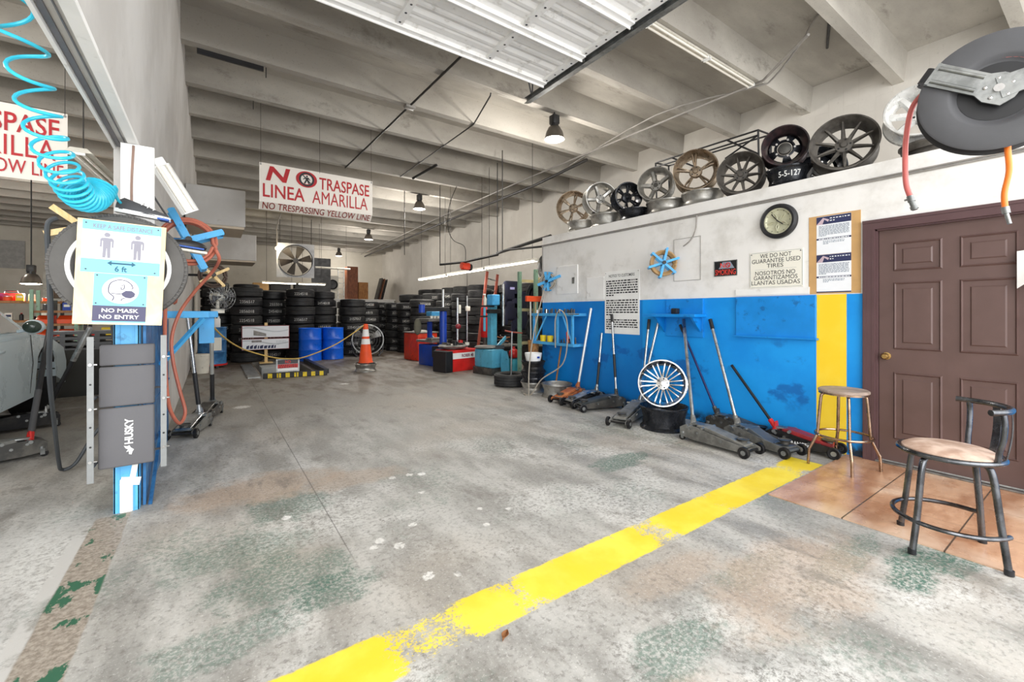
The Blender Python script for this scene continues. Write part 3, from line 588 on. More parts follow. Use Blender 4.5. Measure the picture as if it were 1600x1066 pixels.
bases = [('leftmost silver wheel rim lying flat on the roof under the small bronze wheel', 5.19, .25, .18, SILV), ('silver wheel rim lying flat under the five spoke wheel seen edge on', 4.66, .265, .20, SILV), ('black chalk marked wheel rim lying flat under the black spoked wheel', 4.10, .235, .17, BLKW), ('silver wheel rim lying flat under the broad five spoke silver wheel', 3.58, .28, .18, SILV), ('bright silver wheel rim lying flat under the large bronze chrome wheel', 3.05, .255, .18, SILV), ('black wheel rim chalked 5-5-127 lying flat under the red lipped steel wheel', 2.05, .225, .20, BLKW), ('grey wheel rim lying flat under the silver hubcap wheel behind the hose reel', .93, .24, .12, GUN)]
for l, y, r, wd, m in bases: 
    t = bare_rim(l, r, wd, m, (XW+r+.02, y, ZR))
    if '5-5-127' in l:
        text('5-5-127', .20, .055, WHT, t, Matrix(), 'chalk_mark', fn=lambda p, r=r: bend(r-.038+.018*max(0, min(1, (p.y+.088-.09)/.05))+.0015, R(202), .20, .088)(p))
def up(label, n, style, y, z, r, wd, mr, ms, d, roll=0, x=5.03, cap=None):
    t = make_wheel('alloy_wheel' if style != 'steel' else 'steel_wheel', label, r, wd, n, style, mr, ms, cap=cap); aim(t, (x, y, z), d, roll); return t
up('small bronze six spoke wheel, leftmost standing on the office roof', 6, 'double', 5.40, 3.08, .275, .18, BRNZ, BRNZ, (-1, -.75, 0), x=5.05)
up('silver five spoke wheel turned edge on, second from left on the office roof', 5, 'fat', 4.78, 3.085, .25, .24, SILV, SILV, (-.55, -1, 0), .4, x=5.03)
up('gloss black wheel with paired spokes on the office roof', 6, 'double', 4.22, 2.99, .205, .22, BLKW, BLKW, (-.55, -1, 0), .1, x=5.0)
up('broad five spoke silver wheel leaning on the bronze chrome wheel, office roof', 5, 'fat', 3.72, 3.05, .235, .20, SILV, SILV, (-1, -.5, .1), .25, cap=DRKJ)
up('large bronze chrome wheel with five paired spokes on the office roof', 5, 'double', 3.13, 3.075, .262, .24, BRNZ, BRNZ, (-1, -.55, .1), .1)
up('dark ten spoke wheel standing left of the chalked rim on the office roof', 10, 'single', 2.54, 2.88, .245, .20, GUN, GUN, (-1, -.35, .12), .2, x=4.99)
up('black steel wheel with a red lip standing on the chalked rim', 5, 'steel', 2.10, 3.055, .215, .24, mat('red_edged_black', '#2a2629', .35, .3, .3, 12, 0, '#453234'), BLKW, (-1, -.45, .05))
up('black wheel behind the red lipped one, half hidden, on the office roof', 5, 'steel', 1.95, 2.87, .24, .22, BLKW, BLKW, (-1, -.8, 0), x=5.48)
up('largest gunmetal ten spoke wheel leaning right of the chalked rim', 10, 'single', 1.565, 2.90, .27, .24, GUN, GUN, (-1, -.3, .16), .05, x=5.0)
up('silver hubcap style wheel behind the red hose of the overhead reel', 7, 'fat', 1.02, 3.0, .24, .2, HUBC, HUBC, (-1, -.3, .25), .1, x=4.98, cap=CHR)
up('polished wheel partly hidden behind the black overhead hose reel', 8, 'single', .42, 2.97, .30, .22, CHR, ALU, (-1, -.2, .2), x=5.05)
t = thing('tube_frame', 'black welded tube frame leaning against the right wall above the wheels', 'frame', (0, 0, 0)); b = B()
a0, a1 = Vector((6.0, 2.83, 3.75)), Vector((6.0, 4.45, 3.77)); up_ = Vector((0, 0, -.07)); dn = Vector((.05, 0, -1.13))
for p, q in ((a0, a1), (a0+up_, a1+up_), (a0, a0+dn), (a1, a1+dn), (a0+Vector((.35, 0, .02)), a1+Vector((.35, 0, .02))), (a0, a0+Vector((.35, 0, .02))), (a1, a1+Vector((.35, 0, .02))), (a0+up_, a0+Vector((0, .45, -.25))), (a0+Vector((0, .42, 0)), a0+Vector((0, 0, -.32))), (a1+Vector((0, -.3, 0)), a1+Vector((.2, -.6, -.2))), (a0+Vector((.35, 0, .02)), a0+dn+Vector((.35, 0, 0))), (a1+Vector((.35, 0, .02)), a1+dn+Vector((.35, 0, 0)))): b.cyl(p, q, .013, n=6)
b.out('tubes', BLK, t)

# ---------------------------------------------------------------- floor jacks
def jack(label, rear, head, L, fm, am, handle_end, hm, gm=None, gl=.12, sm=None, grip2=None, low=.0, curved=False, hr=.016, lw=1., mark=None):
    t = thing('floor_jack', label, 'floor jack', (rear[0], rear[1], 0), head); k = L/.70; q = lambda P: [(x*k, z) for x, z in P]
    MX = lambda y: Matrix(((1, 0, 0, 0), (0, 0, -1, y), (0, 1, 0, 0), (0, 0, 0, 1)))
    hw = .095*lw
    for s in (-1, 1):
        b = B(); b.prism(q([(-.06, .045), (-.06, .13), (.0, .165), (.12, .165), (.35, .125-low), (.62, .09), (.67, .075), (.67, .045), (.60, .035), (.10, .03)]), .010, MX(s*hw+.005)); b.out('side_plate', fm, t, smooth=False)
    b = B(); b.box((.30*k, 0, .05), (.6*k, hw*1.9, .008)); b.box((-.02*k, 0, .10), (.08*k, hw*1.9, .07), bev=.01); b.out('base_plate', fm, t, smooth=False)
    if curved: P = [(.10, .150), (.12, .185), (.24, .175), (.38, .120), (.52, .085), (.66, .075), (.66, .055), (.5, .06), (.36, .085), (.24, .13)]
    else: P = [(.10, .14), (.12, .18), (.20, .182), (.48, .132), (.62, .105), (.62, .08), (.46, .10), (.20, .14)]
    b = B(); b.prism(q(P), hw*1.5, MX(hw*.75)); bmesh.ops.bevel(b.bm, geom=b.bm.edges[:], offset=.005, segments=1, affect='EDGES'); b.out('lift_arm', am, t, smooth=False)
    b = B(); b.cyl((.56*k, 0, .10), (.56*k, 0, .128), .035, n=20); b.lathe([(.0, .128), (.048, .128), (.056, .14), (.050, .14), (.044, .134), (0, .134)], Matrix.Translation((.56*k, 0, 0)), 24); b.out('saddle', DRKJ if am is not DRKJ else BLKM, t)
    b = B(); b.cyl((.645*k, -hw-.045, .052), (.645*k, hw+.045, .052), .012, n=10); b.out('axle', BLKM, t)
    for s in (-1, 1):
        b = B(); b.lathe([(0, -.018), (.020, -.018), (.024, -.012), (.044, -.016), (.052, -.012), (.052, .012), (.044, .016), (.024, .012), (.020, .018), (0, .018)], Matrix.Translation((.645*k, s*(hw+.03), .052)) @ Matrix.Rotation(PI/2, 4, 'X'), 24); fw = b.out('front_wheel', BLKM, t); b = B(); b.cyl((.645*k, s*(hw+.012), .052), (.645*k, s*(hw+.049), .052), .022, n=16); b.out('hub', STEEL, fw)
        b = B(); b.cyl((-.03*k, s*(hw-.01), .075), (-.03*k, s*(hw-.01), .095), .026, n=12); b.box((-.03*k, s*(hw-.01)-.018, .05), (.03, .005, .06)); b.box((-.03*k, s*(hw-.01)+.018, .05), (.03, .005, .06)); b.out('caster_fork', STEEL, t, smooth=False)
        b = B(); b.cyl((-.04*k, s*(hw-.01)-.013, .03), (-.04*k, s*(hw-.01)+.013, .03), .03, n=16); b.out('caster', BLKM, t)
    b = B(); b.box((.09*k, 0, .172), (.12*k, hw*.9, .02), bev=.004); b.cyl((.04*k, -hw-.02, .15), (.04*k, hw+.02, .15), .016, n=12); b.cyl((.20*k, -hw-.012, .165), (.20*k, hw+.012, .165), .014, n=12); b.cyl((.10*k, 0, .13), (.30*k, 0, .09), .028, n=14); b.out('pump_block', STEEL if fm is not STEEL else DRKJ, t)
    b = B(); b.cyl((.50*k, -hw*.75, .095), (.50*k, hw*.75, .095), .012, n=10); b.box((.60*k, 0, .085), (.05, hw*1.7, .012)); b.out('cross_rod', STEEL, t, smooth=False)
    for x, z in ((.06, .135), (.15, .11), (.4, .09)):
        for s in (-1, 1): b = B(); b.cyl((x*k, s*(hw+.002), z), (x*k, s*(hw+.016), z), .013, n=6); b.out('bolt', STEEL, t)
    Mi = (Matrix.Translation((rear[0], rear[1], 0)) @ Matrix.Rotation(head, 4, 'Z')).inverted()
    a = Vector((.03*k, 0, .155)); e = Mi @ Vector(handle_end); u = (e-a).normalized()
    b = B(); b.cyl(a-u*.03, a+u*.10, .027, .023, n=14); b.cyl(a+Vector((0, -.06, -.005)), a+Vector((0, .06, -.005)), .022, n=14)
    b.prism([(-.055, -.01), (.055, -.01), (.022, .075), (-.022, .075)], .012, Matrix.Translation(a) @ Matrix(((0, 0, 1, -.006), (1, 0, 0, 0), (0, 1, 0, 0), (0, 0, 0, 1)))); b.out('handle_socket', sm or fm, t)
    b = B(); b.cyl(a+u*.08, e, hr, n=14); h = b.out('handle', hm, t)
    if gm: b = B(); b.cyl(e-u*gl, e+u*.005, hr+.004, n=14); b.out('grip', gm, h)
    if grip2: f0, f1, m = grip2; ln = (e-a).length; b = B(); b.cyl(a+u*ln*f0, a+u*ln*f1, hr+.003, n=14); b.out('sleeve', m, h)
    if mark:
        w, hh, m = mark[1:]
        for s in ((-1,)): text(mark[0], w, hh, m, t, Matrix(((1, 0, 0, .22*k), (0, 0, -1, -hw-.006), (0, 1, 0, .055), (0, 0, 0, 1))), bold=.03)
    return t
def ang(a, b): return math.atan2(b[1]-a[1], b[0]-a[0])
def J(label, rear, front, *a, **k): return jack(label, rear, ang(rear, front), math.hypot(front[0]-rear[0], front[1]-rear[1]), *a, **k)
WX = XW-.035
# along the blue wall, from the corner to the door
j = J('rusty orange floor jack with a tall white pole handle, nearest the tool shelf', (4.58, 4.78), (4.03, 4.68), RUST, RUST, (WX, 4.68, 1.37), mat('pale_pole', '#d6d9da', .35, .5, .06, 8), hr=.02, sm=RUST)
b = B(); b.cyl((.13, -.10, 1.28), (.13, .10, 1.28), .009, n=8); b.out('cross_pin', STEEL, j)
J('low chrome and black floor jack with a short two tone handle, beside the rusty one', (4.62, 4.42), (3.98, 4.42), BLKM, ALU, (WX, 4.46, 1.0), ALU, sm=STEEL, grip2=(.12, .5, BLK))
J('dark oily floor jack whose silver handle crosses the customer notice', (4.60, 4.02), (3.96, 4.20), DRKJ, mat('slate_jack', '#454a4c', .4, .4, .15, 8), (WX, 4.27, 1.275), ALU, BLK, .11, grip2=(.22, .5, BLK))
J('long grey brown floor jack left of the chrome wheel', (4.60, 3.62), (3.74, 3.30), GRYJ, GRYJ, (WX, 3.62, 1.21), ALU, BLK, .13)
t = thing('jack_handle', 'loose silver jack handle crossing another one left of the chrome wheel', 'jack handle', (4.5, 3.62, 0)); b = B(); b.cyl((0, 0, .01), (WX-4.5, 3.48-3.62, 1.17), .016, n=12); b.out('tube', ALU, t)
J('dark floor jack with a thin navy handle, half hidden behind the two grey ones', (4.66, 2.66), (4.62, 2.02), DRKJ, DRKJ, (WX, 3.16, 1.15), mat('navy_tube', '#20265a', .35, .3, .1, 6), BLK, .09, hr=.013)
J('big grey floor jack in front, nearest the yellow line, with a long silver handle', (4.06, 2.58), (4.02, 1.90), GRYJ, GRYJ, (WX-.02, 3.10, 1.22), ALU, None, .1, hr=.019, mark=('T', .02, .03, DRKJ))
J('grey floor jack with a curved lifting arm, second from the yellow line', (4.40, 2.30), (4.30, 1.68), GRYJ, mat('slate_blue_jack', '#5c6268', .38, .3, .1, 7), (WX, 2.77, 1.22), ALU, BLK, .12, curved=True, hr=.018)
J('black and dark red floor jack with white side lettering, closest to the yellow stripe', (4.60, 2.02), (4.66, 1.46), BLKM, REDJ, (WX, 2.52, .72), BLK, None, sm=RED, mark=('RANGER', .16, .035, WHT), hr=.015)
# left of the bay
J('grey low floor jack with a silver and black handle leaning at the blue partition', (-.10, 6.05), (-.26, 5.55), GRYJ, ALU, (-.22, 6.0, 1.28), ALU, None, grip2=(.1, .42, BLK), sm=ALU, hr=.02)
J('dark floor jack behind the grey one, long pale handle resting on the blue bench', (.02, 6.75), (-.14, 6.2), DRKJ, DRKJ, (.0, 6.55, 1.27), mat('pale_grey_tube', '#aeb0ad', .35, .5, .08, 6), None, grip2=(.03, .33, BLK), hr=.022, sm=STEEL)
J('grey floor jack with a red handle base at the left edge, by the silver car', (-1.32, 5.72), (-2.0, 5.45), DRKJ, GRYJ, (-1.37, 6.4, 1.17), BLK, None, .1, sm=RED, grip2=(.05, .4, DKG), hr=.021)
J('long black floor jack reaching under the silver car', (-1.52, 7.12), (-2.35, 6.9), BLKM, BLKM, (-1.16, 6.95, 1.13), BLK, ALU, .42, sm=ALU, hr=.022)
# wheel propped on a black rim
bare_rim('wide black chalk scribbled wheel rim lying on the floor under the chrome wheel', .265, .25, BLKW, (4.22, 3.02, 0))
t = make_wheel('alloy_wheel', 'chrome multi spoke wheel propped upright on a black rim by the blue wall', .262, .20, 10, 'vee', CHR, CHR); aim(t, (4.22, 3.03, .498), (-1, -.55, .22), .1)
# ---------------------------------------------------------------- stools
t = thing('bar_stool', 'backless stool with bronze tube legs and worn round top, beside the yellow stripe', 'stool', (4.355, 1.365, .004), R(30))
b = B(); b.lathe([(0, .632), (.168, .632), (.176, .638), (.176, .652), (.166, .660), (0, .662)], None, 40); b.out('seat', WOODT, t)
b = B(); b.lathe([(.155, .620), (.172, .620), (.172, .636), (.155, .636)], None, 40, True); b.out('seat_band', BRONZEL, t)
for k in range(4):
    a = PI/2*k; c, s_ = math.cos(a), math.sin(a)
    b = B(); b.tube([(c*r, s_*r, z) for r, z in ((.03, .622), (.10, .622), (.145, .610), (.158, .57), (.172, .40), (.182, .27), (.19, .245), (.235, .14), (.243, .115), (.248, 0))], .0115, 10, sm=4); b.out('leg', BRONZEL, t)
b = B(); b.tube([(.195*math.cos(2*PI*k/40), .195*math.sin(2*PI*k/40), .272) for k in range(40)], .010, 8, True); b.out('foot_ring', BRONZEL, t)

t = thing('bar_stool', 'pewter tube stool with a low curved back and stained tan cushion, by the brown door', 'stool', (3.35, .566, .004), R(-62))   # local +x = back
b = B(); b.lathe([(0, .575), (.10, .573), (.17, .562), (.195, .548), (.198, .535), (.18, .528), (0, .528)], None, 40); b.out('cushion', SEATF, t)
b = B(); b.tube([(.208*math.cos(2*PI*k/48), .208*math.sin(2*PI*k/48), .532) for k in range(48)], .014, 10, True); b.out('seat_rim', GRYT, t)
LG = [(3.462, .795), (3.11, .667), (3.249, .335), (3.573, .468)]
ri = R(62)
for x, y in LG:
    dx, dy = x-3.35, y-.566; dx, dy = dx*math.cos(ri)-dy*math.sin(ri), dx*math.sin(ri)+dy*math.cos(ri); l = math.hypot(dx, dy); u, v = dx/l, dy/l
    b = B(); b.tube([(u*r, v*r, z) for r, z in ((.12, .518), (.165, .510), (.188, .47), (.205, .36), (.225, .20), (l, 0))], .0155, 10, sm=5); g = b.out('leg', GRYT, t)
    b = B(); b.cyl((u*l, v*l, 0), (u*l, v*l, .025), .019, n=12); b.out('foot_cap', BLK, g)
b = B(); b.tube([(.235*math.cos(a), .235*math.sin(a), .17) for a in [R(40+k*7) for k in range(41)]], .012, 8); b.out('foot_ring', GRYT, t)
for a in (-50, 50):
    c, s_ = math.cos(R(a)), math.sin(R(a)); b = B(); b.tube([(c*.205, s_*.205, .535), (c*.212, s_*.212, .60), (c*.226, s_*.226, .66), (c*.232, s_*.232, .74), (c*.225, s_*.225, .80)], .0125, 10, sm=4); b.out('back_post', GRYT, t)
for a in (-18, 18):
    c, s_ = math.cos(R(a)), math.sin(R(a)); b = B()
    b.sheet(lambda u, v: ((.212+.022*math.sin(v*PI*.7))*c-(u-.5)*.045*s_, (.212+.022*math.sin(v*PI*.7))*s_+(u-.5)*.045*c, .535+.265*v), 1, 8, .004); b.out('back_slat', GRYT, t)
b = B(); b.tube([(.228*math.cos(a), .228*math.sin(a), .80) for a in [R(-68+k*6.6) for k in range(21)]], .0155, 10); b.out('back_rail', GRYT, t)

# ---------------------------------------------------------------- overhead hose reel
t = thing('overhead_hose_reel', 'big black steel hose reel hanging top right in front of the office roof', 'hose reel', (3.0, .35, 2.33), rot=(R(6), R(-90), R(8)))
prof = [(0, .028), (.130, .028), (.140, .034), (.158, .050), (.168, .052), (.262, .050), (.27, .044), (.262, .040), (.165, .040), (.15, .036), (.13, .018), (0, .018)]
b = B(); b.lathe(prof, None, 64); f = b.out('front_flange', DKG, t)
b = B(); b.lathe([(r, -z) for r, z in prof], None, 64); b.out('rear_flange', BLK, t)
b = B(); b.cyl((0, 0, -.03), (0, 0, .03), .13, n=40); b.out('drum', BLK, t)
b = B()
for j in range(4):
    for i, r in enumerate((.15, .175, .2, .225)): b.tube([(r*math.cos(2*PI*k/40), r*math.sin(2*PI*k/40), -.03+.02*j) for k in range(40)], .010, 6, True)
b.out('wound_hose', HOSER, t)
b = B(); MA = Matrix.Rotation(R(57), 4, 'Z')     # arm: from hub to the outlet (upper left) and to the hanger
b.prism([(-.07, -.02), (-.045, -.065), (.02, -.068), (.06, -.05), (.26, -.052), (.26, .052), (.06, .05), (.02, .068), (-.045, .065), (-.07, .02)], .012, MA @ T(0, 0, .055))
b.out('arm', STEEL, t, ang=30)
b = B()
for y in (-.03, .03): b.cyl((.07, y, .067), (.25, y, .067), .009, n=10)
b.xf(MA); b.out('arm_rib', STEEL, t)
b = B(); b.box((.255, 0, 0), (.014, .10, .15)); b.xf(MA); b.out('arm_end', STEEL, t, smooth=False)
b = B(); MB_ = Matrix.Rotation(R(-78), 4, 'Z'); b.prism([(0, -.05), (.1, -.045), (.5, -.05), (.5, .05), (.1, .045), (0, .05)], .012, MB_ @ T(0, 0, .06)); b.prism([(.1, -.05), (.5, -.05), (.5, .05), (.1, .05)], .012, MB_ @ T(0, 0, -.075)); b.out('hanger_arm', STEEL, t, ang=30)
for k in range(5):
    a = 2*PI*k/5; b = B(); b.sph((.045*math.cos(a), .045*math.sin(a), .068), .009, (1, 1, .6), 10); b.out('bolt', CHR, t)
b = B(); b.cyl((0, 0, .05), (0, 0, .076), .018, n=20); b.out('axle', CHR, t)
b = B(); b.cyl((.275, -.035, .02), (.275, .035, .02), .022, n=12); b.cyl((.275, -.035, -.02), (.275, .035, -.02), .022, n=12); b.xf(MA); b.out('guide_roller', BLK, t)
# posts that hang the reel from the ceiling
t2 = thing('reel_hanger', 'galvanised strut dropping from the ceiling to the black hose reel', 'bracket', (3.0, -.16, 2.4)); b = B(); b.box((0, 0, 1.15), (.05, .05, 2.3)); b.box((0, .02, .02), (.2, .10, .06)); b.out('strut', STEEL, t2, smooth=False)
t = thing('red_air_hose', 'pale red air hose hanging from the overhead reel to a brass coupler', 'hose', (0, 0, 0))
b = B(); b.tube([(2.99, .575, 2.44), (2.99, .61, 2.42), (2.99, .645, 2.36), (2.99, .665, 2.22), (2.99, .668, 2.08), (2.99, .664, 1.98), (2.985, .645, 1.905)], .0125, 10, sm=8); b.out('hose', HOSER, t)
b = B(); b.cyl((2.985, .647, 1.915), (2.984, .641, 1.885), .016, n=12); b.cyl((2.984, .641, 1.885), (2.982, .628, 1.84), .013, n=10); b.cyl((2.9825, .633, 1.858), (2.982, .629, 1.845), .017, n=12); b.cyl((2.985, .647, 1.90), (2.984, .67, 1.897), .005, n=6); b.out('coupler', STEEL, t)
t = thing('orange_air_hose', 'short orange air hose hanging below the overhead reel in front of the door', 'hose', (0, 0, 0))
b = B(); b.tube([(3.0, .312, 2.12), (3.0, .314, 2.06), (3.0, .310, 1.96), (3.0, .324, 1.86), (3.0, .322, 1.79)], .0115, 10, sm=8); b.out('hose', HOSEO, t)
b = B(); b.cyl((3, .322, 1.795), (3, .318, 1.765), .014, n=12); b.cyl((3, .318, 1.765), (3, .308, 1.715), .008, n=10); b.out('coupler', STEEL, t)
t = thing('paper_sheet', 'curled white paper taped to the brown door at the right edge', 'paper', (XW-.005, .395, 1.55)); b = B()
b.sheet(lambda u, v: (-.01-.05*(1-v)*u, .06-.17*u, .2*v-.07*(1-u)**2*(1-v)+.02*u), 6, 6, .0015); b.out('sheet', WHT, t)

# ---------------------------------------------------------------- sectional door parked under the ceiling
XD0, XD1, ZD = -.25, 3.37, 4.14
t = thing('overhead_door', 'white steel sectional garage door parked open under the ceiling beams', 'garage door', (0, 0, 0))
ys = [4.14, 3.47, 2.80, 2.13, 1.46, .79, .12]
for i in range(6):
    y1, y0 = ys[i], ys[i+1]
    b = B(); n_ = 24
    prof = [(y1-(y1-y0)*k/n_, ZD+.035+(.007 if (k % 4) in (0,) else 0)+(.010 if k in (11, 12, 13) else 0)) for k in range(n_+1)]
    g = [[b.bm.verts.new((x, y, z)) for y, z in prof] for x in (XD0, XD1)]
    for k in range(n_): b.bm.faces.new((g[0][k], g[0][k+1], g[1][k+1], g[1][k]))
    b.bm.normal_update(); bmesh.ops.solidify(b.bm, geom=b.bm.faces[:], thickness=.02); p = b.out('door_section', WHITEP, t, smooth=False)
    b = B(); b.box(((XD0+XD1)/2, y1-.035, ZD+.0), (XD1-XD0, .06, .06)); b.box(((XD0+XD1)/2, y1-.004, ZD-.03), (XD1-XD0, .010, .05)); b.out('rail', WHITEP, p, smooth=False)
    for x in (XD1-.03, 2.53, 1.50, .5):
        b = B(); b.box((x, (y0+y1)/2, ZD+.010), (.07, y1-y0-.05, .05))
        b.out('stile', WHITEP, p, smooth=False)
        b = B()
        for q in (.2, .42, .62, .85): b.cyl((x, y0+(y1-y0)*q, ZD-.0165), (x, y0+(y1-y0)*q, ZD-.010), .012, n=10)
        b.out('stile_hole', DKG, p, smooth=False)
    for x in (2.53, 1.50, .5): b = B(); b.box((x, y0+.005, ZD-.005), (.05, .09, .012)); b.cyl((x-.025, y0, ZD-.012), (x+.025, y0, ZD-.012), .010, n=8); b.out('hinge', STEEL, p, smooth=False)
    b = B(); b.cyl((XD1-.02, y0+.03, ZD-.005), (XD1+.06, y0+.03, ZD-.005), .008, n=8); b.cyl((XD1+.035, y0+.03, ZD-.005), (XD1+.06, y0+.03, ZD-.005), .022, n=14); b.out('roller', STEEL, p)
t = thing('door_track', 'galvanised horizontal track beside the open overhead door', 'track', (XD1+.07, 0, ZD)); b = B()
for x, z, w, h in ((.02, -.01, .004, .07), (0, -.045, .045, .004), (0, .025, .045, .004), (.045, -.025, .05, .004), (.07, 0, .004, .05)): b.box((x, 2.1, z), (w, 5.0, h))
b.out('rail', STEEL, t, smooth=False)
b = B(); b.cyl((0.03, 4.5, 0), (.03, 4.46, .55), .012, n=4); b.cyl((.03, 4.5, 0), (-.16, 4.46, .55), .012, n=4); b.out('hanger', DKG, t, smooth=False)

# ---------------------------------------------------------------- ceiling fixtures
def fluor(name, label, p0, p1, lit, group=None, drop=0., w=.13, energy=0):
    p0, p1 = Vector(p0), Vector(p1); d = p1-p0; L = d.length; a = math.atan2(d.y, d.x)
    t = thing(name, label, 'fluorescent light', (p0+p1)/2, a, group)
    b = B(); b.prism([(-w/2, 0), (-w*.3, .045), (w*.3, .045), (w/2, 0)], L, Matrix(((0, 0, 1, -L/2), (1, 0, 0, 0), (0, 1, 0, 0), (0, 0, 0, 1)))); b.out('housing', WHTD, t, smooth=False)
    for s in (-.032, .032): b = B(); b.cyl((-L/2+.03, s, -.016), (L/2-.03, s, -.016), .0135, n=12); b.out('tube', TUBEON if lit else TUBEOFF, t)
    for s in (-1, 1): b = B(); b.box((s*(L/2-.015), 0, -.012), (.02, .10, .03)); b.out('socket', WHT, t, smooth=False)
    if drop:
        for s in (-1, 1): b = B(); b.cyl((s*(L/2-.15), 0, .04), (s*(L/2-.15), 0, drop), .006, n=6); b.out('hanger_rod', PIPE, t)
    if energy:
        l = lamp('tube_light', 'AREA', (p0+p1)/2-Vector((0, 0, .04)), energy, (0, 0, a), L, .08, (1, .95, .86)); 
    return t
fluor('ceiling_fluorescent', 'unlit strip light fixed beside a ceiling beam above the office', (4.10, 3.14, 4.62), (5.27, 3.14, 4.62), False, w=.10); 
fluor('ceiling_fluorescent', 'unlit strip light continuing the first one towards the right wall', (5.29, 3.14, 4.62), (6.46, 3.14, 4.62), False, w=.10)
for i, (y0, y1, l) in enumerate(((7.15, 9.2, 'lit strip light hanging nearest the office corner'), (9.25, 11.3, 'lit strip light hanging above the tire changers, middle of three'), (11.35, 13.4, 'lit strip light hanging farthest back along the right wall'))):
    fluor('hanging_fluorescent', l, (5.64, y0, 2.42-.012*i), (5.64, y1, 2.42-.012*(i+1)), True, drop=2.68, energy=22)
fluor('hanging_fluorescent', 'lit strip light low at the rear above the tire stacks, left one', (1.45, 17.4, 2.36), (2.55, 17.4, 2.36), True, drop=2.74, w=.2, energy=25)
fluor('hanging_fluorescent', 'lit strip light low at the rear above the tire stacks, right one', (2.6, 17.4, 2.36), (3.55, 17.4, 2.36), True, drop=2.74, w=.2, energy=25)
fluor('hanging_fluorescent', 'unlit white strip light high at the rear right of the big square fan', (3.3, 18, 3.05), (4.6, 18, 3.03), False, drop=2.05)
fluor('hanging_fluorescent', 'unlit strip light in the left bay behind the jamb', (-1.14, 6.3, 3.0), (-1.02, 8.0, 2.98), False, drop=2.1, w=.22)
def highbay(label, loc, sc=1., lit=0, drop=.22):
    t = thing('high_bay_lamp', label, 'ceiling lamp', loc)
    b = B(); b.box((0, 0, .33*sc), (.13*sc, .13*sc, .15*sc), bev=.012); b.cyl((0, 0, .2*sc), (0, 0, .27*sc), .07*sc, n=16); b.cyl((0, 0, .40*sc), (0, 0, .40*sc+drop), .012, n=8); b.out('ballast', BLK, t, ang=30)
    b = B(); b.lathe([(.06, .22), (.10, .20), (.14, .12), (.165, .02), (.172, 0), (.166, 0), (.158, .02), (.134, .115), (.096, .192), (.06, .212)], Matrix.Diagonal((sc, sc, sc, 1)), 32, True); b.out('shade', mat('lamp_shade_brown', '#6a645d', .35, .6), t)
    b = B(); b.lathe([(0, -.02), (.08, -.015), (.164, .004)], Matrix.Diagonal((sc, sc, sc, 1)), 24); b.out('lens', BULB if lit > 300 else (TUBEON if lit else LENS), t)
    if lit: lamp('high_bay_light', 'POINT', Vector(loc)-Vector((0, 0, .12)), lit, size=.12, col=(1, .95, .87))
    return t
highbay('bell shaped high bay lamp nearest the camera, below the open garage door end', (4.74, 5.53, 4.22), 1.0, 0, .06)
for x, y, l in ((4.85, 11.53, 'bell shaped high bay lamp second from the front, right of the no trespassing banner'), (5.2, 17.53, 'small bell shaped high bay lamp third from the front'), (5.45, 23.53, 'bell shaped high bay lamp farthest back near the rear wall')): highbay(l, (x, y, 4.24), 1.0, 0, .04)
# the light the high bay lamps throw
for x, y, e in ((4.74, 5.53, 150), (4.85, 11.53, 210), (5.2, 17.53, 170), (5.45, 23.53, 110)): lamp('high_bay_light', 'POINT', (x, y, 4.02), e, size=.16, col=(1, .95, .88))
for x, y, n_ in ((-4.5, 5.53, 'nearest the front'), (-5.2, 13.93, 'farther back')):  # lamps and point lights added out of view to brighten the left bay
    highbay('added unseen bell shaped high bay lamp of the left bay, the one ' + n_, (x, y, 4.24), 1.0, 0, .04); lamp('high_bay_light', 'POINT', (x, y, 4.02), 230, size=.16, col=(1, .95, .88))
t = thing('bare_bulb', 'glowing bare bulb on a grey pipe left of the big square fan', 'light bulb', (1.87, 16.9, 3.53)); b = B(); b.sph((0, 0, 0), .05, (1, 1, 1.2), 14); b.out('bulb', BULB, t); b = B(); b.tube([(0, 0, .06), (0, 0, .5), (0, -.1, .8), (.2, -.2, 1.57)], .02, 8, sm=4); b.out('pipe', CONDU, t)
lamp('bulb_light', 'POINT', (1.87, 16.6, 3.40), 22, size=.06, col=(1, .85, .6))
def run(name, label, pts, r, m, sm=0, cat='pipe'):
    t = thing(name, label, cat, pts[0]); p0 = Vector(pts[0]); b = B(); b.tube([Vector(p)-p0 for p in pts], r, 8, sm=sm); b.out('run', m, t); return t
t = run('ceiling_conduit', 'dark conduit with a square box crossing the beams ahead of the banner', [(2.70, 4.4, 4.665), (2.645, 6.68, 4.665), (2.60, 8.6, 4.665), (2.55, 10.4, 4.665)], .017, PIPE)
b = B(); b.box((-.055, 2.28, -.02), (.16, .12, .05), bev=.008); b.out('junction_box', CONDU, t)
run('ceiling_conduit', 'thin dark conduit with a slight bend right of the boxed one', [(3.5, 5.5, 4.95), (3.55, 5.66, 4.67), (3.84, 6.69, 4.665), (3.83, 10.3, 4.665)], .012, PIPE)
run('ceiling_pipe', 'long dark iron sprinkler pipe running down the bay, lower of a pair', [(6.56, 6.6, 4.56), (6.66, 8.5, 4.5), (6.75, 13.5, 4.5), (7.2, 25.0, 4.5)], .035, PIPE)
run('ceiling_pipe', 'thin grey pipe beside the dark sprinkler pipe, upper of the pair', [(5.9, 2.2, 4.66), (6.5, 3.0, 4.64), (6.45, 4.2, 4.63), (6.4, 8.5, 4.62), (6.5, 13, 4.62), (7.0, 25.0, 4.62)], .018, CONDU)
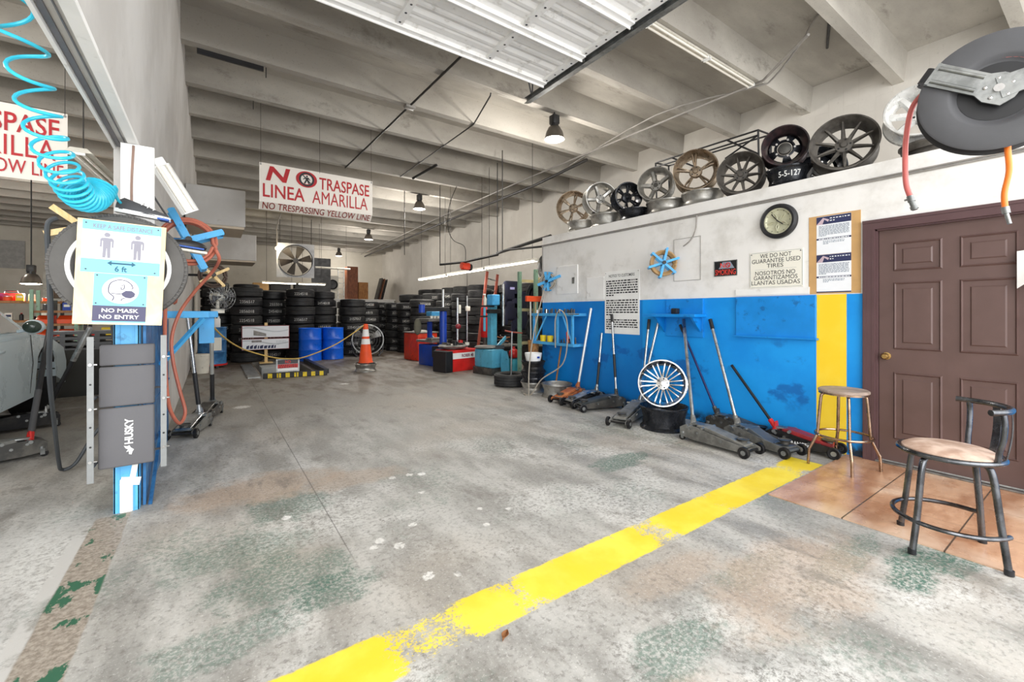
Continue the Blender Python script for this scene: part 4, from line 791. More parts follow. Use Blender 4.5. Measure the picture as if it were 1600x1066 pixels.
run('ceiling_conduit', 'grey conduit bent around the nearest beam at the top right', [(6.62, 7.2, 4.62), (6.2, 4.6, 4.665), (6.62, 3.22, 4.665), (6.68, 2.95, 4.7), (6.5, 2.5, 4.95), (6.35, 2.3, 5.07), (5.9, 1.75, 5.08)], .013, CONDU, 4)
run('ceiling_conduit', 'black wire bundle stapled under the slab at the top right', [(5.0, 1.5, 5.08), (5.7, 1.85, 5.08), (6.4, 2.15, 5.08), (7.2, 2.45, 5.08)], .016, BLK)
run('trolley_track', 'black overhead rail from the office roof to the red hoist, nearer piece', [(4.93, 5.86, 2.66), (5.36, 8.25, 2.66)], .035, PIPE)
run('trolley_track', 'black overhead rail carrying the red hoist, rear piece', [(5.34, 8.2, 2.62), (5.33, 9.8, 2.60), (5.0, 10.5, 2.58)], .03, PIPE)
run('trolley_track', 'thin horizontal black arm from the office corner to the overhead rail', [(4.78, 5.92, 2.47), (5.0, 7.4, 2.60), (5.3, 8.2, 2.62)], .02, PIPE)
t = thing('chain_hoist', 'red electric hoist hanging on the black overhead rail', 'hoist', (5.36, 9.75, 2.5)); b = B(); b.cyl((-.12, 0, 0), (.10, 0, 0), .085, n=18); b.box((.0, 0, -.02), (.2, .16, .16), bev=.02); b.out('motor', ORED, t); b = B(); b.cyl((.10, 0, -.03), (.16, 0, -.03), .09, n=18); b.out('drum', BLK, t); b = B(); b.cyl((0, 0, .05), (0, 0, .12), .03, n=8); b.out('hanger', PIPE, t); b = B(); b.tube([(0, 0, .1), (0, .05, .5), (-.3, .1, .65), (-.4, .2, 1.0), (-.3, .3, 1.6), (-.1, .3, 2.1)], .009, 6, sm=5); b.out('power_cable', BLK, t); b = B(); b.cyl((.05, 0, -.08), (.05, 0, -1.9), .008, n=6); b.out('chain', PIPE, t)
for x, y, z0, l in ((5.0, 7.5, 2.6, 'thin black rod holding the near end of the overhead rail'), (5.33, 8.2, 2.64, 'thin black rod holding the joint of the overhead rail'), (5.0, 10.5, 2.6, 'thin black rod holding the rear end of the overhead rail'), (4.4, 11.5, 2.9, 'loose hanger rod in mid air left of the hoist')): run('hanger_rod', l, [(x, y, z0), (x, y, ZB+.02)], .011, PIPE, 0, 'rod')
t = run('ceiling_pipe', 'short dark pipe stub hanging under a beam right of the banner', [(4.2, 9.0, 4.66), (4.0, 9.9, 4.55)], .03, PIPE)
for y0, z0, x1, z1, d, l in ((9.0, 2.82, .50, 3.47, 1.1, 'white painted duct box on the left partition, nearer and larger'), (12.8, 2.62, .95, 3.28, 1.1, 'white painted duct box on the left partition, farther and smaller')):
    t = thing('duct_box', l, 'duct', (-.355, y0, z0)); b = B(); b.box(((x1+.355)/2, d/2, (z1-z0)/2), (x1+.355, d, z1-z0), bev=.015); b.out('casing', PART, t, smooth=False); b = B(); b.box(((x1+.355)/2, d/2, -.02), (x1+.32, d-.04, .04)); b.out('bottom_plate', BEIGE, t, smooth=False)

# ---------------------------------------------------------------- banners
def banner(label, x0, y, z0, w, h, curl):
    t = thing('hanging_banner', label, 'sign', (x0, y, z0)); hc = .17 if curl else 0
    def S_(x, v):      # v: height along the sheet
        if v >= hc: return Vector((x, -.0, v))
        q = (hc-v); return Vector((x, .75*q, hc-.66*q))
    b = B(); b.sheet(lambda u, v: S_(u*w, v*h), 1, 20, .004); b.out('sheet', BANNER, t, smooth=False)
    M0 = lambda x0_, y0_: (lambda p: S_(x0_+p.x, y0_+p.y)+Vector((0, -.004, 0 if y0_ >= hc else -.004)))
    k = w/1.82; f = h/.80
    text('N', .30*k, .24*f, TRED, t, None, bold=.03, shear=.25, fn=M0(.09*k, .52*f))
    text('TRASPASE', .86*k, .21*f, TRED, t, None, bold=.012, fn=M0(.90*k, .50*f))
    text('LINEA', .62*k, .22*f, TRED, t, None, bold=.012, fn=M0(.05*k, .245*f)); text('AMARILLA', .94*k, .22*f, TRED, t, None, bold=0., fn=M0(.79*k, .245*f))
    text('NO TRESPASSING YELLOW LINE', 1.74*k, .135*f if curl else .15*f, mat('shaded_sign_red', '#8e2a24', .6) if curl else TRED, t, None, bold=.005, fn=M0(.05*k, .025*f if curl else .05))  # curled strip gets a duller red, its shade painted into the lettering
    C = Matrix(((1, 0, 0, .70*k), (0, 0, -1, -.004), (0, 1, 0, .635*f), (0, 0, 0, 1)))
    b = B(); b.lathe([(.098*k, 0), (.165*k, 0), (.165*k, .003), (.098*k, .003)], C @ Matrix.Diagonal((1, .83, 1, 1)), 40, True); b.out('ban_ring', TRED, t)
    b = B(); b.lathe([(.090*k, 0), (.120*k, 0), (.120*k, .005), (.090*k, .005)], C, 40, True); b.box((0, 0, .004), (.21*k, .016, .002), rot=(0, 0, R(-45))) if 0 else None
    p = [(-.075, .075), (-.062, .082), (.075, -.062), (.07, -.075)]; b.prism([(x*k, y_*k) for x, y_ in p], .006, C); b.out('ban_symbol', INK, t)
    b = B(); b.cyl((0.005*k, .055*k, .001), (.005*k, .055*k, .004), .015*k, n=14); b.xf(C)
    for P in ([(-.02, .035), (.03, .035), (.025, -.01), (-.015, -.01)], [(-.015, -.01), (.01, -.01), (-.02, -.075), (-.042, -.07)], [(.0, -.01), (.025, -.01), (.05, -.07), (.03, -.075)], [(-.02, .035), (-.012, .02), (-.05, -.01), (-.058, .0)], [(.03, .035), (.022, .02), (.05, -.015), (.058, -.005)]): b.prism([(x*k, y_*k) for x, y_ in P], .004, C)
    b.out('walking_figure', INK, t, smooth=False)
    for x in (.02, w-.02): b = B(); b.cyl((x, -.006, h-.03), (x, .006, h-.03), .012, n=10); b.out('grommet', STEEL, t)
    for x in (.02, w*.5, w-.02): b = B(); b.cyl((x, 0, h-.02), (x, .02, ZB-z0+.02), .003, n=5); b.out('wire', PIPE, t)
    return t
banner('white vinyl banner reading no traspase linea amarilla hanging mid bay, lower edge curled', .634, 8.0, 2.94, 1.81, .79, True)
banner('white vinyl banner cut by the left edge, behind the turquoise coil', -3.06, 6.5, 2.68, 1.80, .75, False)

# ---------------------------------------------------------------- post at the end of the partition
t = thing('blue_post', 'light blue steel channel post at the end of the partition behind the foam mat', 'post', (-.455, 3.80, 0))
b = B(); b.box((0, -.03, .62), (.125, .01, 1.24)); b.box((-.06, .02, .62), (.008, .11, 1.24)); b.box((.06, .02, .62), (.008, .11, 1.24)); b.box((-.035, -.034, .62), (.006, .01, 1.24)); b.box((.035, -.034, .62), (.006, .01, 1.24)); b.out('channel', BLUP, t, smooth=False)
b = B(); b.box((.0, -.042, .11), (.065, .02, .22), bev=.006); b.box((.02, -.04, .2), (.10, .012, .05), rot=(0, .2, 0)); b.box((.035, -.038, .25), (.03, .008, .12), rot=(0, .15, 0)); b.out('guard_bracket', WHT, t, smooth=False)
b = B(); b.box((.115, .38, .16), (.02, .8, .03), rot=(R(24), 0, 0)); b.out('foot_angle', BLUD, t, smooth=False)
t = thing('blue_panel', 'worn blue sheet steel panel fixed along the left partition behind the post', 'panel', (-.372, 4.78, 0)); b = B(); b.box((0, 0, .62), (.016, 1.9, 1.24))
for z in (.3, .62): b.box((.01, 0, z), (.012, 1.9, .015))
b.out('sheet', BLUD, t, smooth=False)
t = thing('wall_jamb', 'white painted jamb board with brown cable above the hanging tire', 'jamb', (-.40, 3.78, 1.25)); b = B(); b.box((0, 0, .585), (.17, .03, 1.17)); b.out('board', WHITEP, t, smooth=False); b = B(); b.tube([(-.02, -.02, 1.16), (-.03, -.02, .9), (-.025, -.02, .7), (.0, -.022, .55)], .007, 8, sm=4); b.out('cable', mat('brown_cable', '#8a6f62', .6), t)
# tire with the plywood notice
def tire_bm(Rr, Wd, ri, n=56, groove=True):
    h = Wd/2; b = B(); s = Rr-ri
    P = [(ri, -h*.62), (ri+s*.12, -h*.86), (ri+s*.35, -h*.98), (ri+s*.62, -h), (ri+s*.86, -h*.92), (Rr-.012, -h*.80)]
    for q in ((-.76, -.50), (-.44, -.06), (.06, .44), (.50, .76)):
        P += [(Rr, h*q[0]), (Rr, h*q[1])]
        if groove and q[1] < .7: P += [(Rr-.010, h*(q[1]+.01)), (Rr-.010, h*(q[1]+.05))]
    P += [(Rr-.012, h*.80), (ri+s*.86, h*.92), (ri+s*.62, h), (ri+s*.35, h*.98), (ri+s*.12, h*.86), (ri, h*.62), (ri+s*.10, h*.6), (ri+s*.5, h*.86), (Rr-.03, h*.6), (Rr-.03, -h*.6), (ri+s*.5, -h*.86), (ri+s*.10, -h*.6)]
    b.lathe(P, None, n, True); return b
t = thing('hanging_tire', 'big grey whitewall tire hung on the post behind the plywood distance notice', 'tire', (-.452, 3.60, 1.585), rot=(R(90), 0, 0))
b = tire_bm(.325, .17, .195)
for k in range(72):
    a = 2*PI*k/72; b.box((.312*math.cos(a), .312*math.sin(a), .062), (.026, .010, .024), rot=(0, 0, a))
b.out('carcass', RUBG, t)
b = B(); b.lathe([(.218, .070), (.222, .0835), (.238, .0865), (.243, .084), (.236, .080), (.222, .070)], None, 56, True); b.out('whitewall', WHT, t)
b = B(); b.lathe([(.198, .05), (.15, .02), (.06, .03), (0, .032), (0, .02), (.15, .01), (.198, .035)], None, 40); b.out('wheel_disc', DKG, t)
# plywood notice
t = thing('distance_notice', 'tilted plywood board with keep a safe distance and no mask signs over the tire', 'sign', (-.655, 3.47, 1.243))
M = Matrix(((1, 0, 0, 0), (0, 0, -1, 0), (0, 1, 0, 0), (0, 0, 0, 1))) @ Matrix.Rotation(R(-2.2), 4, 'Z'); w, h = .40, .615
b = B(); b.box((w/2, h/2, -.006), (w, h, .012)); b.xf(M); b.out('plywood', PLY, t, smooth=False)
p = rect(.022, .305, .378, .61, M, WHT, t, 'distance_sign', .003); N_ = M @ T(0, 0, .003)
rect(.022, .555, .378, .61, N_, SKYB, p, 'header_band', .0006); rect(.022, .305, .378, .385, N_, SKYB, p, 'footer_band', .0006)
text('KEEP A SAFE DISTANCE', .27, .026, GRYI, p, N_ @ T(.068, .566, .0008), bold=.02)
text('6 ft', .055, .034, mat('dark_teal_ink', '#2c5a70', .6), p, N_ @ T(.170, .316, .0008), bold=.02)
TEAL = MC['dark_teal_ink']
b = B(); b.prism([(.135, .365), (.155, .350), (.155, .360), (.245, .360), (.245, .350), (.265, .365), (.245, .380), (.245, .370), (.155, .370), (.155, .380)], .0012, N_); b.out('arrow', TEAL, p, smooth=False)
for cx in (.130, .268):
    b = B(); M2 = N_ @ T(cx, .395)
    b.cyl((0, .136, .0005), (0, .136, .0012), .0135, n=20); b.xf(M2)
    b.prism([(-.022, .118), (.022, .118), (.030, .108), (.030, .062), (.022, .062), (.022, .098), (.017, .098), (.017, .0), (.004, .0), (.001, .055), (-.001, .055), (-.004, 0), (-.017, 0), (-.017, .098), (-.022, .098), (-.022, .062), (-.030, .062), (-.030, .108)], .0012, M2); b.out('pictogram', GRYI, p, smooth=False)
p = rect(.082, .012, .322, .302, M, SKYB, t, 'mask_sign', .003); 
b = B(); b.lathe([(0, .0008), (.083, .0008)], N_ @ T(.202, .205) @ Matrix.Diagonal((1, .95, 1, 1)), 40); b.out('white_disc', WHT, p)
rect(.082, .020, .322, .112, N_, PLUM, p, 'caption_band', .0008)
text('NO MASK', .165, .024, WHT, p, N_ @ T(.122, .072, .001), bold=.02); text('NO ENTRY', .18, .024, WHT, p, N_ @ T(.112, .034, .001), bold=.02)
b = B(); Q = lambda P: [N_ @ Vector((x, y, .0025)) for x, y in P]
b.tube(Q([(.165, .143), (.172, .165), (.150, .19), (.148, .22), (.158, .25), (.19, .268), (.225, .264), (.248, .245), (.252, .235)]), .0022, 6, sm=5); b.tube(Q([(.252, .235), (.256, .222), (.250, .218)]), .002, 5, sm=4); b.tube(Q([(.205, .235), (.218, .238), (.215, .215), (.205, .212), (.202, .225)]), .0018, 5, sm=4); b.tube(Q([(.160, .186), (.205, .184)]), .002, 5); b.tube(Q([(.205, .143), (.21, .155), (.222, .160)]), .002, 5, sm=4); b.out('face_outline', PLUM, p)
b = B(); b.prism([(.205, .188), (.225, .205), (.252, .205), (.268, .19), (.265, .172), (.248, .160), (.225, .163), (.21, .175)], .002, N_); b.out('mask_shape', PLUM, p, smooth=False)
b = B()
for x, y in ((.037, .592), (.362, .592), (.045, .322), (.355, .322), (.095, .29), (.308, .29), (.095, .125), (.308, .125)): b.cyl((x, y, .003), (x, y, .006), .0045, n=8)
b.xf(M); b.out('screw', DKG, t)
# shoe hung over the tire
t = thing('sneaker', 'worn grey sneaker with a blue and white sole lying on top of the hanging tire', 'shoe', (-.34, 3.60, 1.915), rot=(0, R(8), R(-6)))
b = B(); SEC = [(-.15, .026, .075, .02), (-.12, .036, .10, .02), (-.06, .036, .085, .018), (0, .036, .07, .018), (.05, .040, .055, .018), (.09, .038, .045, .018), (.115, .022, .03, .02)]
rg = []
for x, hw, hz, z0 in SEC: rg.append([b.bm.verts.new((x, hw*math.cos(a), z0+(hz-z0)*max(0, math.sin(a)) if math.sin(a) > 0 else z0)) for a in [2*PI*k/14 for k in range(14)]])
for i in range(len(rg)-1):
    for k in range(14): b.bm.faces.new((rg[i][k], rg[i][(k+1) % 14], rg[i+1][(k+1) % 14], rg[i+1][k]))
b.bm.faces.new(rg[0][::-1]); b.bm.faces.new(rg[-1]); b.out('upper', DKG, t)
b = B(); b.prism([(-.152, -.028), (-.1, -.038), (0, -.035), (.08, -.042), (.118, -.022), (.122, 0), (.118, .022), (.08, .042), (0, .035), (-.1, .038), (-.152, .028)], .024); b.out('sole', WHT, t, smooth=False)
b = B(); b.box((.09, 0, .006), (.06, .088, .014), bev=.005); b.out('toe_guard', mat('sole_blue', '#3a5fae', .6), t)
b = B()
for x in (-.03, 0, .03): b.tube([(x, -.025, .06-x*.35), (x+.005, 0, .078-x*.45), (x, .025, .06-x*.35)], .003, 5, sm=3)
b.out('laces', WHT, t)
t = thing('sneaker', 'second dark sneaker wedged between the tire and the blue bar reel', 'shoe', (-.13, 3.75, 1.73), rot=(0, R(4), R(20)))
b = B(); b.sph((0, 0, .045), .05, (2.2, .75, .8), 16); b.out('upper', BLK, t); b = B(); b.box((0, 0, .008), (.21, .07, .02), bev=.008); b.out('sole', WHTD, t); b = B(); b.box((.0, -.036, .03), (.16, .006, .012), bev=.002); b.out('stripe', mat('sole_blue', '#3a5fae'), t)
t = thing('stick_bracket', 'two pale wooden sticks holding a grey hose, left of the hanging tire', 'bracket', (-.70, 3.72, 1.80))
for a, o_ in (((-.09, 0, .15), (.06, 0, .03)), ((-.12, 0, -.02), (.03, 0, .03))): b = B(); b.box(((a[0]+o_[0])/2, 0, (a[2]+o_[2])/2), (math.hypot(a[0]-o_[0], a[2]-o_[2]), .02, .035), rot=(0, math.atan2(-(o_[2]-a[2]), o_[0]-a[0]), 0)); b.out('stick', WOODP, t, smooth=False)
run('black_air_hose', 'dark rubber hose dropping from the sticks to the floor and back up at the post', [(-.76, 3.70, 1.88), (-.80, 3.70, 1.84), (-.805, 3.72, 1.7), (-.80, 3.75, 1.3), (-.88, 4.1, .9), (-.96, 4.6, .45), (-1.0, 4.9, .12), (-1.0, 5.0, .02), (-.92, 5.0, .06), (-.82, 5.0, .26), (-.72, 5.0, .40), (-.66, 5.0, .48), (-.64, 4.9, .75), (-.64, 4.6, 1.2)], .0135, mat('hose_rubber', '#3d4145', .5, 0, .1, 6), 8, 'hose')
# foam mat and the two perforated angles
t = thing('foam_mat', 'folded grey foam mechanic mat with white lettering hung on the blue post', 'mat', (-.440, 3.66, .33), rot=(R(-3), 0, R(2)))
for z0, z1, dy in ((0, .375, 0), (.38, .635, .012), (.64, .775, .02)):
    b = B(); b.box((0, dy, (z0+z1)/2), (.27, .03, z1-z0), bev=.012, seg=3); b.out('foam_panel', MATG, t)
M = Matrix(((0, -1, 0, .03), (0, 0, -1, -.016), (1, 0, 0, .14), (0, 0, 0, 1)))
text('HUSKY', .16, .042, WHT, t, M @ T(0, -.0), bold=.03)
b = B(); b.prism([(-.065, .008), (-.045, .003), (-.035, -.004), (-.02, .012), (-.005, .018), (-.01, .03), (-.004, .045), (-.022, .036), (-.03, .024), (-.045, .034), (-.042, .02), (-.06, .02)], .002, M @ T(-.005, .0)); b.out('emblem', WHT, t, smooth=False)
for x, y, lean, l in ((-.60, 3.6, 0, 'perforated grey steel angle standing left of the foam mat'), (-.255, 3.62, 0, 'perforated grey steel angle standing right of the foam mat')):
    t = thing('steel_angle', l, 'steel angle', (x, y, .27 if x < -.4 else .30)); b = B(); H_ = .89 if x < -.4 else .86
    b.box((0, 0, H_/2), (.030, .004, H_)); b.box((-.014, .014, H_/2), (.004, .03, H_)); b.out('angle', ANGL, t, smooth=False)
    for z in (.13, .45, .72): b = B(); b.cyl((0, -.012, z), (0, .0, z), .009, n=8); b.cyl((.015, 0, z), (.03, 0, z), .006, n=6); b.out('bolt', CHR, t)
    b = B()
    for z in (.22, .34, .6): b.cyl((0, -.0035, z), (0, -.0015, z), .006, n=8)
    b.out('hole', BLK, t)
    b = B(); b.box((.035 if x < -.4 else -.07, .165, .08), (.10 if x < -.4 else .15, .012, .012)); b.box((.035 if x < -.4 else -.07, .165, .50), (.10 if x < -.4 else .15, .012, .012)); b.box((0, .085, .08), (.012, .17, .012)); b.box((0, .085, .50), (.012, .17, .012)); b.out('tie_bar', DKG, t, smooth=False)
# turquoise coil
CP = spline([(-.80, 2.75, 3.05), (-.76, 2.80, 2.77), (-.695, 2.85, 2.54), (-.69, 2.95, 2.387), (-.675, 3.05, 2.231), (-.656, 3.15, 2.107), (-.629, 3.25, 2.02), (-.603, 3.33, 1.965), (-.57, 3.40, 1.96), (-.548, 3.45, 2.0), (-.535, 3.48, 2.06)], 24); CL = [0]
for i in range(1, len(CP)): CL.append(CL[-1]+(CP[i]-CP[i-1]).length)
def cpath(l):
    l = max(0, min(CL[-1]-1e-5, l)); i = max(k for k in range(len(CL)-1) if CL[k] <= l); return CP[i].lerp(CP[i+1], (l-CL[i])/(CL[i+1]-CL[i]))
pit = [.22, .19, .165, .15, .13, .11, .09, .072, .055, .042, .034, .03]; rest = CL[-1]-sum(pit); pit += [rest/11]*11
pts = []; l = 0; e1 = Vector((1, 0, 0))
for p_ in pit:
    for q in range(18):
        u = l+p_*q/18; c = cpath(u); tn = (cpath(u+.05)-cpath(u-.05)).normalized(); e1 = (e1-tn*e1.dot(tn)).normalized(); e2 = tn.cross(e1); a = -2*PI*q/18
        pts.append(c+(e1*math.cos(a)+e2*math.sin(a))*.072)
    l += p_
t = thing('coiled_air_hose', 'turquoise coiled air hose hanging from above onto the big tire', 'hose', (0, 0, 0)); b = B(); b.tube(pts, .0085, 8); b.tube([pts[0], pts[0]+Vector((-.01, -.02, .25)), (-.88, 2.75, 4.0), (-.9, 2.75, 5.1)], .011, 8, sm=5); b.tube([pts[-1], (-.47, 3.55, 2.0), (-.43, 3.70, 1.97)], .0085, 8, sm=4); b.out('coil', CYAN, t)
# light strip, bar reel, hose
t = thing('strip_light', 'short tilted white strip light leaning on the partition above the blue bar reel', 'fluorescent light', (-.215, 4.05, 2.22), rot=(0, R(-30), R(12)))
b = B(); b.prism([(-.06, 0), (-.045, -.035), (.045, -.035), (.06, 0), (.045, .01), (-.045, .01)], .36, Matrix.Translation((0, 0, -.18))); b.out('housing', WHT, t, smooth=False)
for s in (-.028, .028): b = B(); b.cyl((s, -.045, -.17), (s, -.045, .17), .013, n=10); b.out('tube', TUBEOFF, t)
b = B(); b.box((0, -.02, .20), (.07, .05, .06), bev=.008); b.out('end_box', WHT, t)
b = B(); b.tube([(-.04, 0, .17), (-.11, .02, .14), (-.14, .03, 0), (-.14, .03, -.2)], .006, 6, sm=4); b.out('cord', BLK, t)
t = bar_reel('hose_reel', 'blue crossed bar reel holding coiled terracotta hose beside the big tire', (-.15, 4.35, 1.89), (.05, -1, .1), [(R(115), .27), (R(-65), .25), (R(22), .25), (R(205), .2)], .165, BLU, HOSE, 4, .013, .10, BLKM)
b = B(); b.cyl((0, .02, 0), (-.17, .06, .0), .02, n=8); b.out('wall_arm', BLUD, t)
run('terracotta_air_hose', 'terracotta air hose dropping in a long loop from the blue bar reel', [(.03, 4.33, 1.83), (.055, 4.36, 1.75), (.01, 4.5, 1.66), (-.12, 4.58, 1.48), (-.22, 4.6, 1.30), (-.27, 4.58, 1.1), (-.26, 4.55, .9), (-.215, 4.55, .65), (-.18, 4.55, .47), (-.215, 4.45, .40), (-.27, 4.35, .55), (-.29, 4.30, .8), (-.295, 4.28, 1.1), (-.29, 4.25, 1.4)], .0135, HOSE, 8, 'hose')
t = thing('wall_bench', 'light blue steel bracket shelf on the partition with diagonal braces', 'shelf', (-.375, 4.85, 1.24))
b = B(); b.box((.18, .0, .05), (.36, .34, .06), bev=.005); b.out('plank', BLU, t, smooth=False); b = B(); b.box((.33, .55, .05), (.2, .7, .06), bev=.005); b.out('rear_plank', BLU, t, smooth=False)
for y in (-.15, .12): b = B(); b.cyl((.02, y, -.38), (.32, y, .02), .022, n=4); b.out('brace', BLU, t, smooth=False)
b = B(); b.box((.34, .3, -.1), (.12, .10, .26)); b.out('end_block', BLU, t, smooth=False)
t = bar_reel('hose_reel', 'wooden crossed sticks holding a dark cord above the small desk fan', (.02, 5.95, 1.73), (.1, -1, .05), [(R(30), .17), (R(140), .15), (R(215), .15), (R(-50), .16)], .11, WOODP, mat('brown_cord', '#4a3a30', .6), 4, .011, .07, BLKM, bw=.03)
b = B(); b.cyl((0, .05, 0), (-.41, .10, 0), .014, n=8); b.out('wall_arm', BLKM, t)
t = thing('wall_rack', 'row of hanging rusty chains and hoses on the partition above the blue bench', 'tool rack', (-.39, 5.3, 1.36)); 
for i in range(9):
    b = B(); y = i*.09; b.tube([(.05, y, .42), (.09, y+.02, .2), (.07, y+.04, .04+(i % 3)*.04), (.05, y+.05, .25), (.05, y+.05, .4)], .013, 6, sm=4); b.out('hanging_strap', (HOSE, HOSEG, BLKM)[i % 3], t)
b = B(); b.box((.03, .4, .45), (.05, .9, .03)); b.out('hook_rail', BLUD, t, smooth=False)
# small fan
t = thing('desk_fan', 'small grey wire cage fan at the end of the blue wall bench', 'fan', (.10, 6.3, 1.30), rot=(0, 0, R(35)))
b = B(); b.cyl((0, .06, 0), (0, .06, .05), .07, n=20); b.cyl((0, .06, .05), (0, .06, .18), .018, n=10); b.cyl((0, .0, .2), (0, .14, .2), .05, n=18); b.out('stand', WHTD, t)
b = B()
for r in (.16, .12, .08, .04): b.tube([(r*math.cos(2*PI*k/32), -.03-(.16-r)*.22, .2+r*math.sin(2*PI*k/32)) for k in range(32)], .0028, 5, True)
for k in range(20): a = 2*PI*k/20; b.tube([(.02*math.cos(a), -.062, .2+.02*math.sin(a)), (.10*math.cos(a), -.05, .2+.10*math.sin(a)), (.16*math.cos(a), -.03, .2+.16*math.sin(a)), (.15*math.cos(a), .04, .2+.15*math.sin(a)), (.05*math.cos(a), .06, .2+.05*math.sin(a))], .002, 4)
b.out('cage', STEEL, t)
for k in range(4):
    a = PI/2*k+.3; b = B(); b.sheet(lambda u, v: ((.02+.12*u)*math.cos(a+(v-.5)*.7), -.03+.04*(v-.5), .2+(.02+.12*u)*math.sin(a+(v-.5)*.7)), 4, 4, .003); b.out('blade', DKG, t)

b = B(); b.box((.22, 6.80, 4.655), (.74, .035, .07)); struct(b, 'ceiling_gap_shade', BLK, smooth=False)  # black box standing in for the shade of an open ceiling slot
b = B(); b.box((.62, 6.81, 4.62), (.012, .02, .14)); b.box((.55, 7.99, 4.62), (.010, .02, .14)); struct(b, 'trim_7', PIPE, smooth=False)
# ---------------------------------------------------------------- tire stacks at the rear
def tire_proto(Rr, Wd, ri, m):
    b = tire_bm(Rr, Wd, ri, 40); return b.out('tire', m)
PROTO = [tire_proto(.37, .245, .21, RUB), tire_proto(.355, .235, .215, RUB2), tire_proto(.34, .225, .22, RUB), tire_proto(.385, .255, .205, RUB2)]
MARKS = ['2254518', '2055516', '2454018', '26535', '2555018', '2356517', '2754020', '1956515', '2157017', '2856018', '22550', '2354517']
CHALK = mat('tire_chalk', '#c9c8c4', .8, 0, .15, 20)
ORD = ['bottom', 'second', 'third', 'fourth', 'fifth', 'sixth', 'seventh', 'eighth', 'ninth', 'tenth', 'eleventh']
used = set(); rt = random.Random(11)
def tire_copy(p, name='tire'):
    o = PROTO[p] if p not in used else PROTO[p].copy()
    if p in used: COL.objects.link(o)
    used.add(p); return o
def stack(x, y, n, desc, p=None, z0=0., j=.035, marks=.6, first=0, grp='stacked used tires'):
    z = z0; th = math.atan2(-y, -x)
    for k in range(n):
        q = rt.randrange(4) if p is None else p; o = tire_copy(q); wd = (.245, .235, .225, .255)[q]; rd = (.37, .355, .34, .385)[q]
        yaw = rt.uniform(-.25, .25); o.location = (x+rt.uniform(-j, j), y+rt.uniform(-j, j), z+wd/2); o.rotation_euler = (0, 0, yaw); z += wd+.001
        lab = f'{ORD[k+first]} tire in the {desc}'; tag(o, lab, 'tire', grp)
        if rt.random() < marks:
            s = MARKS[rt.randrange(12)]; w = .34 if len(s) > 5 else .26
            text(s, w, .075, CHALK, o, None, 'chalk_mark', bold=-.004, fn=bend(rd+.002, th-yaw+rt.uniform(-.1, .3), w, -.04+rt.uniform(-.02, .02)))
for x, y, n, d in ((.20, 14.35, 8, 'stack behind the darker blue oil drum'), (.78, 13.5, 8, 'front stack left of the white signboard'), (1.44, 14.16, 8, 'set back stack directly behind the white signboard'), (2.10, 13.62, 8, 'front stack behind the left bright blue drum'), (2.82, 14.16, 8, 'stack behind the right bright blue drum'), (3.60, 13.80, 7, 'stack just left of the drum fan'), (4.26, 14.45, 7, 'stack right behind the traffic cone and drum fan')):
    stack(x, y, n, d, j=.012)
for x, y, n, d in ((.08, 15.3, 9, 'second row stack at the left partition'), (.88, 15.2, 9, 'second row stack behind the first signboard stack'), (2.18, 14.95, 7, 'second row stack between signboard and blue drums'), (3.05, 15.15, 7, 'second row stack behind the blue drum pair'), (3.88, 15.4, 7, 'second row stack behind the drum fan')):
    stack(x, y, n, d, j=.012, marks=.2)
for i, nm in enumerate(('rearmost', 'second', 'third', 'nearest')):
    stack(5.08+.13*i, 15.25-.82*i, 7, f'{nm} stack of the low right row', j=.012, marks=.7)
for i, nm in enumerate(('rearmost', 'second', 'third', 'fourth', 'fifth', 'nearest')):
    stack(5.94+.10*i, 15.0-.83*i, 8, f'{nm} stack of the middle right row', j=.012, marks=.2)
for i, nm in enumerate(('rearmost', 'second', 'third', 'fourth', 'fifth', 'sixth', 'seventh', 'nearest')):
    stack(6.80+.07*i, 15.3-.83*i, 9, f'{nm} stack of the tall wall row', j=.012, marks=.1)
# drums, signboard, fan, cone
def drum(label, x, y, m, rz=0, z=0):
    t = thing('steel_drum', label, 'drum', (x, y, z), rz)
    P = [(0, .02), (.27, .02), (.285, 0), (.29, .01), (.284, .03), (.284, .28), (.292, .295), (.284, .31), (.284, .56), (.292, .575), (.284, .59), (.284, .85), (.29, .87), (.285, .88), (.27, .86), (0, .86)]
    b = B(); b.lathe(P, None, 40); b.out('shell', m, t); b = B(); b.cyl((.16, 0, .855), (.16, 0, .875), .03, n=14); b.cyl((-.16, .04, .855), (-.16, .04, .87), .02, n=12); b.out('bung', BLK, t); return t
drum('bright blue steel drum, left one of the pair in front of the tires', 2.21, 12.75, BLUB); drum('bright blue steel drum, right one of the pair in front of the tires', 2.81, 12.85, BLUB)
t = drum('darker blue oil drum on a red dolly at the left, paper label on its side', .02, 12.4, BLUD, 0, .08)
rect(.0, 0, .2, .3, MF(-.02, -.287, .34), CREAM, t, 'paper_label', .003)
t = thing('drum_dolly', 'red wheeled dolly under the darker blue oil drum', 'dolly', (.02, 12.4, 0)); b = B(); b.lathe([(0, .06), (.30, .06), (.31, .10), (.305, .10), (.295, .075), (0, .075)], None, 32); b.out('ring', RED, t)
for k in range(4): a = PI/2*k+.4; b = B(); b.cyl((.26*math.cos(a), .26*math.sin(a)-.015, .03), (.26*math.cos(a), .26*math.sin(a)+.015, .03), .03, n=12); b.out('caster', BLK, t)
t = thing('plastic_bucket', 'cream plastic bucket on the floor left of the darker blue oil drum', 'bucket', (-.17, 11.4, 0)); b = B(); b.lathe([(0, 0), (.13, 0), (.155, .40), (.162, .40), (.162, .37), (.152, .37)], None, 28); b.out('pail', WHTD, t); b = B(); b.lathe([(0, .41), (.16, .41), (.165, .385), (.16, .385)], None, 28); b.out('lid', WHTD, t)
